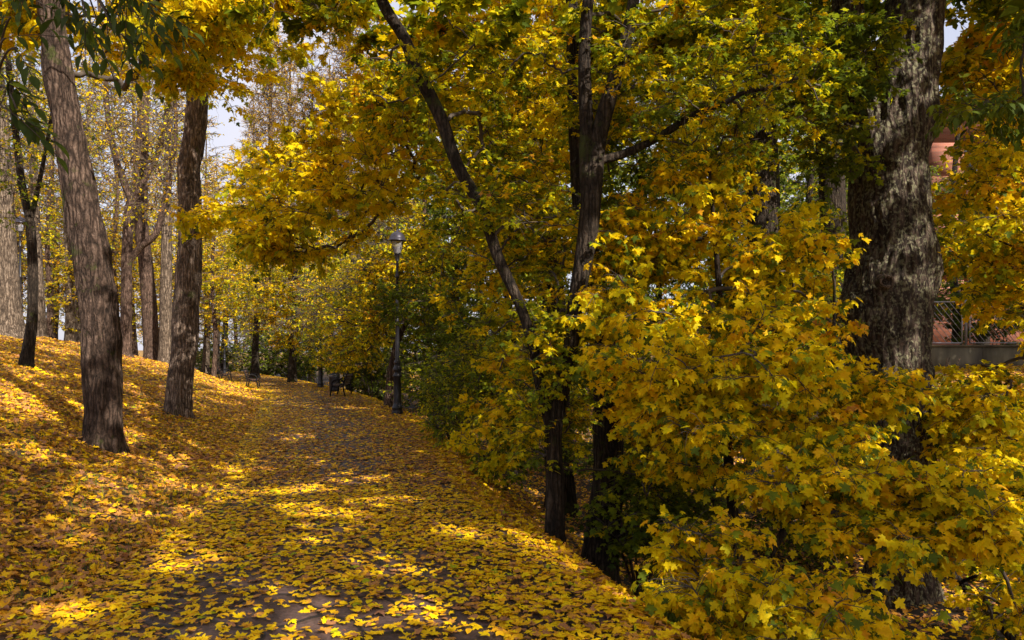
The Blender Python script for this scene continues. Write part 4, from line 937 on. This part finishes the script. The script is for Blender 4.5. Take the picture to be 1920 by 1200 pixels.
while x0 < 29: m.box((x0 + 1.17, WY, 1.24), (2.32, .25, 1.16)); x0 += 2.34
m.build('wall_panels', M_conc, rw, origin=(16, WY, 1.1))
m = MB(); m.box((20, WY, 1.855), (18.2, .31, .07)); m.build('coping', M_conc, rw, origin=(16, WY, 1.1))
m = MB(); m.box((20, WY + 4, .8), (18.2, 7.7, 1.7)); m.build('garden_terrace', M_conc, rw, origin=(16, WY, 1.1))
M_white = simple_mat('railing_paint', (.34, .33, .36), .5, var=.12)
rf = empty('railing', (16, WY, 1.9), 'pale metal railing of slanting bars standing on the low concrete wall', 'fence')
post, frame_, bars = MB(), MB(), MB()
x0 = 10.9; tops = 3.35
while x0 < 28:
    x1 = x0 + 4.3
    p_ = MB(); p_.box((x0, WY, 2.65), (.06, .06, 1.5)); p_.build('post', simple_mat('post_paint', (.25, .24, .26), .5), rf, origin=(16, WY, 1.9))
    fr = MB()
    for xx in (x0 + .13, x1 - .13): fr.box((xx, WY, 2.65), (.035, .035, 1.42))
    for zz in (1.955, 3.33): fr.box(((x0 + x1) / 2, WY, zz), (x1 - x0 - .3, .03, .035))
    k = -7
    while True:   # slanting bars inside the panel
        sx = x0 + .15 + k * .2; k += 1
        if sx > x1 - .17: break
        ax, az_, bx, bz = sx, 3.32, sx + 1.1, 1.97
        lo, hi = x0 + .15, x1 - .15
        if bx < lo + .05: continue
        if ax < lo: t = (lo - ax) / (bx - ax); az_ = az_ + (bz - az_) * t; ax = lo
        if bx > hi: t = (hi - ax) / (bx - ax); bz = az_ + (bz - az_) * t; bx = hi
        fr.tube([(ax, WY, az_), (bx, WY, bz)], .010, 5)
    fr.build('panel', M_white, rf, origin=(16, WY, 1.9))
    x0 = x1

def brick(name, c1, c2, mort, scale=1.0):
    m, n, l, out = new_mat(name)
    tc = n.new('ShaderNodeTexCoord'); mp = n.new('ShaderNodeMapping'); mp.inputs['Rotation'].default_value = (math.radians(90), 0, 0); l.new(tc.outputs['Object'], mp.inputs[0])
    b = n.new('ShaderNodeTexBrick'); b.inputs['Scale'].default_value = 1.0; b.inputs['Brick Width'].default_value = .25; b.inputs['Row Height'].default_value = .075; b.inputs['Mortar Size'].default_value = .008
    b.inputs['Color1'].default_value = (*c1, 1); b.inputs['Color2'].default_value = (*c2, 1); b.inputs['Mortar'].default_value = (*mort, 1); l.new(mp.outputs[0], b.inputs['Vector'])
    # coarse course banding
    wv = n.new('ShaderNodeTexNoise'); wv.inputs['Scale'].default_value = 1.0; m2 = n.new('ShaderNodeMapping'); m2.inputs['Scale'].default_value = (.15, .15, 5); l.new(tc.outputs['Object'], m2.inputs[0]); l.new(m2.outputs[0], wv.inputs['Vector'])
    r = ramp(n, [(.35, (.6, .6, .6)), (.65, (1.1, 1.1, 1.1))]); l.new(wv.outputs[0], r.inputs[0])
    mx = n.new('ShaderNodeMix'); mx.data_type = 'RGBA'; mx.blend_type = 'MULTIPLY'; mx.inputs[0].default_value = 1; l.new(b.outputs[0], mx.inputs[6]); l.new(r.outputs[0], mx.inputs[7])
    p = n.new('ShaderNodeBsdfPrincipled'); p.inputs['Roughness'].default_value = .85; l.new(mx.outputs[2], p.inputs['Base Color']); l.new(p.outputs[0], out.inputs[0]); return m
M_brick = brick('red_brick', (.34, .105, .055), (.27, .08, .045), (.26, .16, .12))
bo = (30, 38, 1.3)
rb = empty('brick_building', bo, 'red brick building with flat roof glimpsed through leaves right of the massive trunk', 'building')
m = MB()
FY, X0, X1 = 38.0, 21.4, 42.0
# main body with window openings (piers and spandrels)
zs = [1.0, 3.6, 5.3, 7.1, 8.8, 10.6, 12.3, 14.2]; wins = [(23.0, 24.6), (26.6, 28.2), (30.2, 31.8), (33.8, 35.4)]
for a, b in ((zs[0], zs[1]), (zs[2], zs[3]), (zs[4], zs[5]), (zs[6], zs[7])): m.box(((X0 + X1) / 2, FY + .2, (a + b) / 2), (X1 - X0, .4, b - a))
for a, b in ((zs[1], zs[2]), (zs[3], zs[4]), (zs[5], zs[6])):
    e = [X0] + [q for w in wins for q in w] + [X1]
    for q in range(0, len(e), 2): m.box(((e[q] + e[q + 1]) / 2, FY + .2, (a + b) / 2), (e[q + 1] - e[q], .4, b - a))
m.box(((X0 + X1) / 2, FY + 6.3, 7.6), (X1 - X0 - .02, 11.7, 13.18))
m.build('wall', M_brick, rb, origin=bo)
m = MB(); m.box(((X0 + X1) / 2 + 1.0, FY - .35, 15.45), (X1 - X0 - 2.2, 1.5, 2.1)); m.build('upper_wall', M_brick, rb, origin=bo)
m = MB(); m.box(((X0 + X1) / 2, FY + 5, 14.26), (X1 - X0 + .4, 12, .12)); m.box(((X0 + X1) / 2 + 1.0, FY - .35, 16.55), (X1 - X0 - 2.0, 1.7, .1)); m.build('roof', simple_mat('roof_edge', (.20, .19, .20), .6), rb, origin=bo)
Mw = simple_mat('window_glass', (.05, .06, .07), .1, var=.2)
for a, b in ((zs[1], zs[2]), (zs[3], zs[4]), (zs[5], zs[6])):
    for w0, w1 in wins:
        m = MB(); m.box(((w0 + w1) / 2, FY + .30, (a + b) / 2), (w1 - w0 - .02, .04, b - a - .02)); wo_ = m.build('window', Mw, rb, origin=bo)
        m = MB()
        for xx in (w0 + .05, (w0 + w1) / 2, w1 - .05): m.box((xx, FY + .25, (a + b) / 2), (.07, .06, b - a - .02))
        for zz in (a + .05, b - .05): m.box(((w0 + w1) / 2, FY + .252, zz), (w1 - w0 - .16, .05, .07))
        m.build('frame', M_white, wo_, origin=bo)
rg = empty('flower_bed', (14.7, WY + 2, 1.65), 'low orange brick bed behind the railing', 'flower bed')
m = MB(); m.box((15.3, WY + 2, 1.80), (1.6, .3, .30)); m.build('bed_edge', M_brick, rg, origin=(14.7, WY + 2, 1.65))

# sloping dead branch in the ditch, bottom right
db = empty('dead_branch', P(1850, 1135, 7.6), 'bare dark dead branch slanting down the ditch in the bottom right corner', 'branch')
m = MB(); m.tube(np.array([P(1735, 1020, 8.2), P(1770, 1062, 8.0), P(1800, 1092, 7.8), P(1850, 1138, 7.6), P(1900, 1195, 7.4), P(1940, 1250, 7.3)]), np.array([.03, .045, .05, .055, .06, .06]), 8)
m.tube(np.array([P(1800, 1092, 7.8), P(1830, 1080, 7.6), P(1870, 1085, 7.3)]), np.array([.02, .015, .006]), 6)
m.build('limb', M_dark, db, True, origin=P(1850, 1135, 7.6))
print('hits', ground_hit(195, 838), d2, ground_hit(50, 690), ground_hit(237, 666), ground_hit(286, 668))
print('tris', sum(len(o.data.polygons) for o in S.objects if o.type == 'MESH'))
for o in S.objects:
    if o.get('label') and len(o['label'].split()) > 16: print('LONG', o['label'])
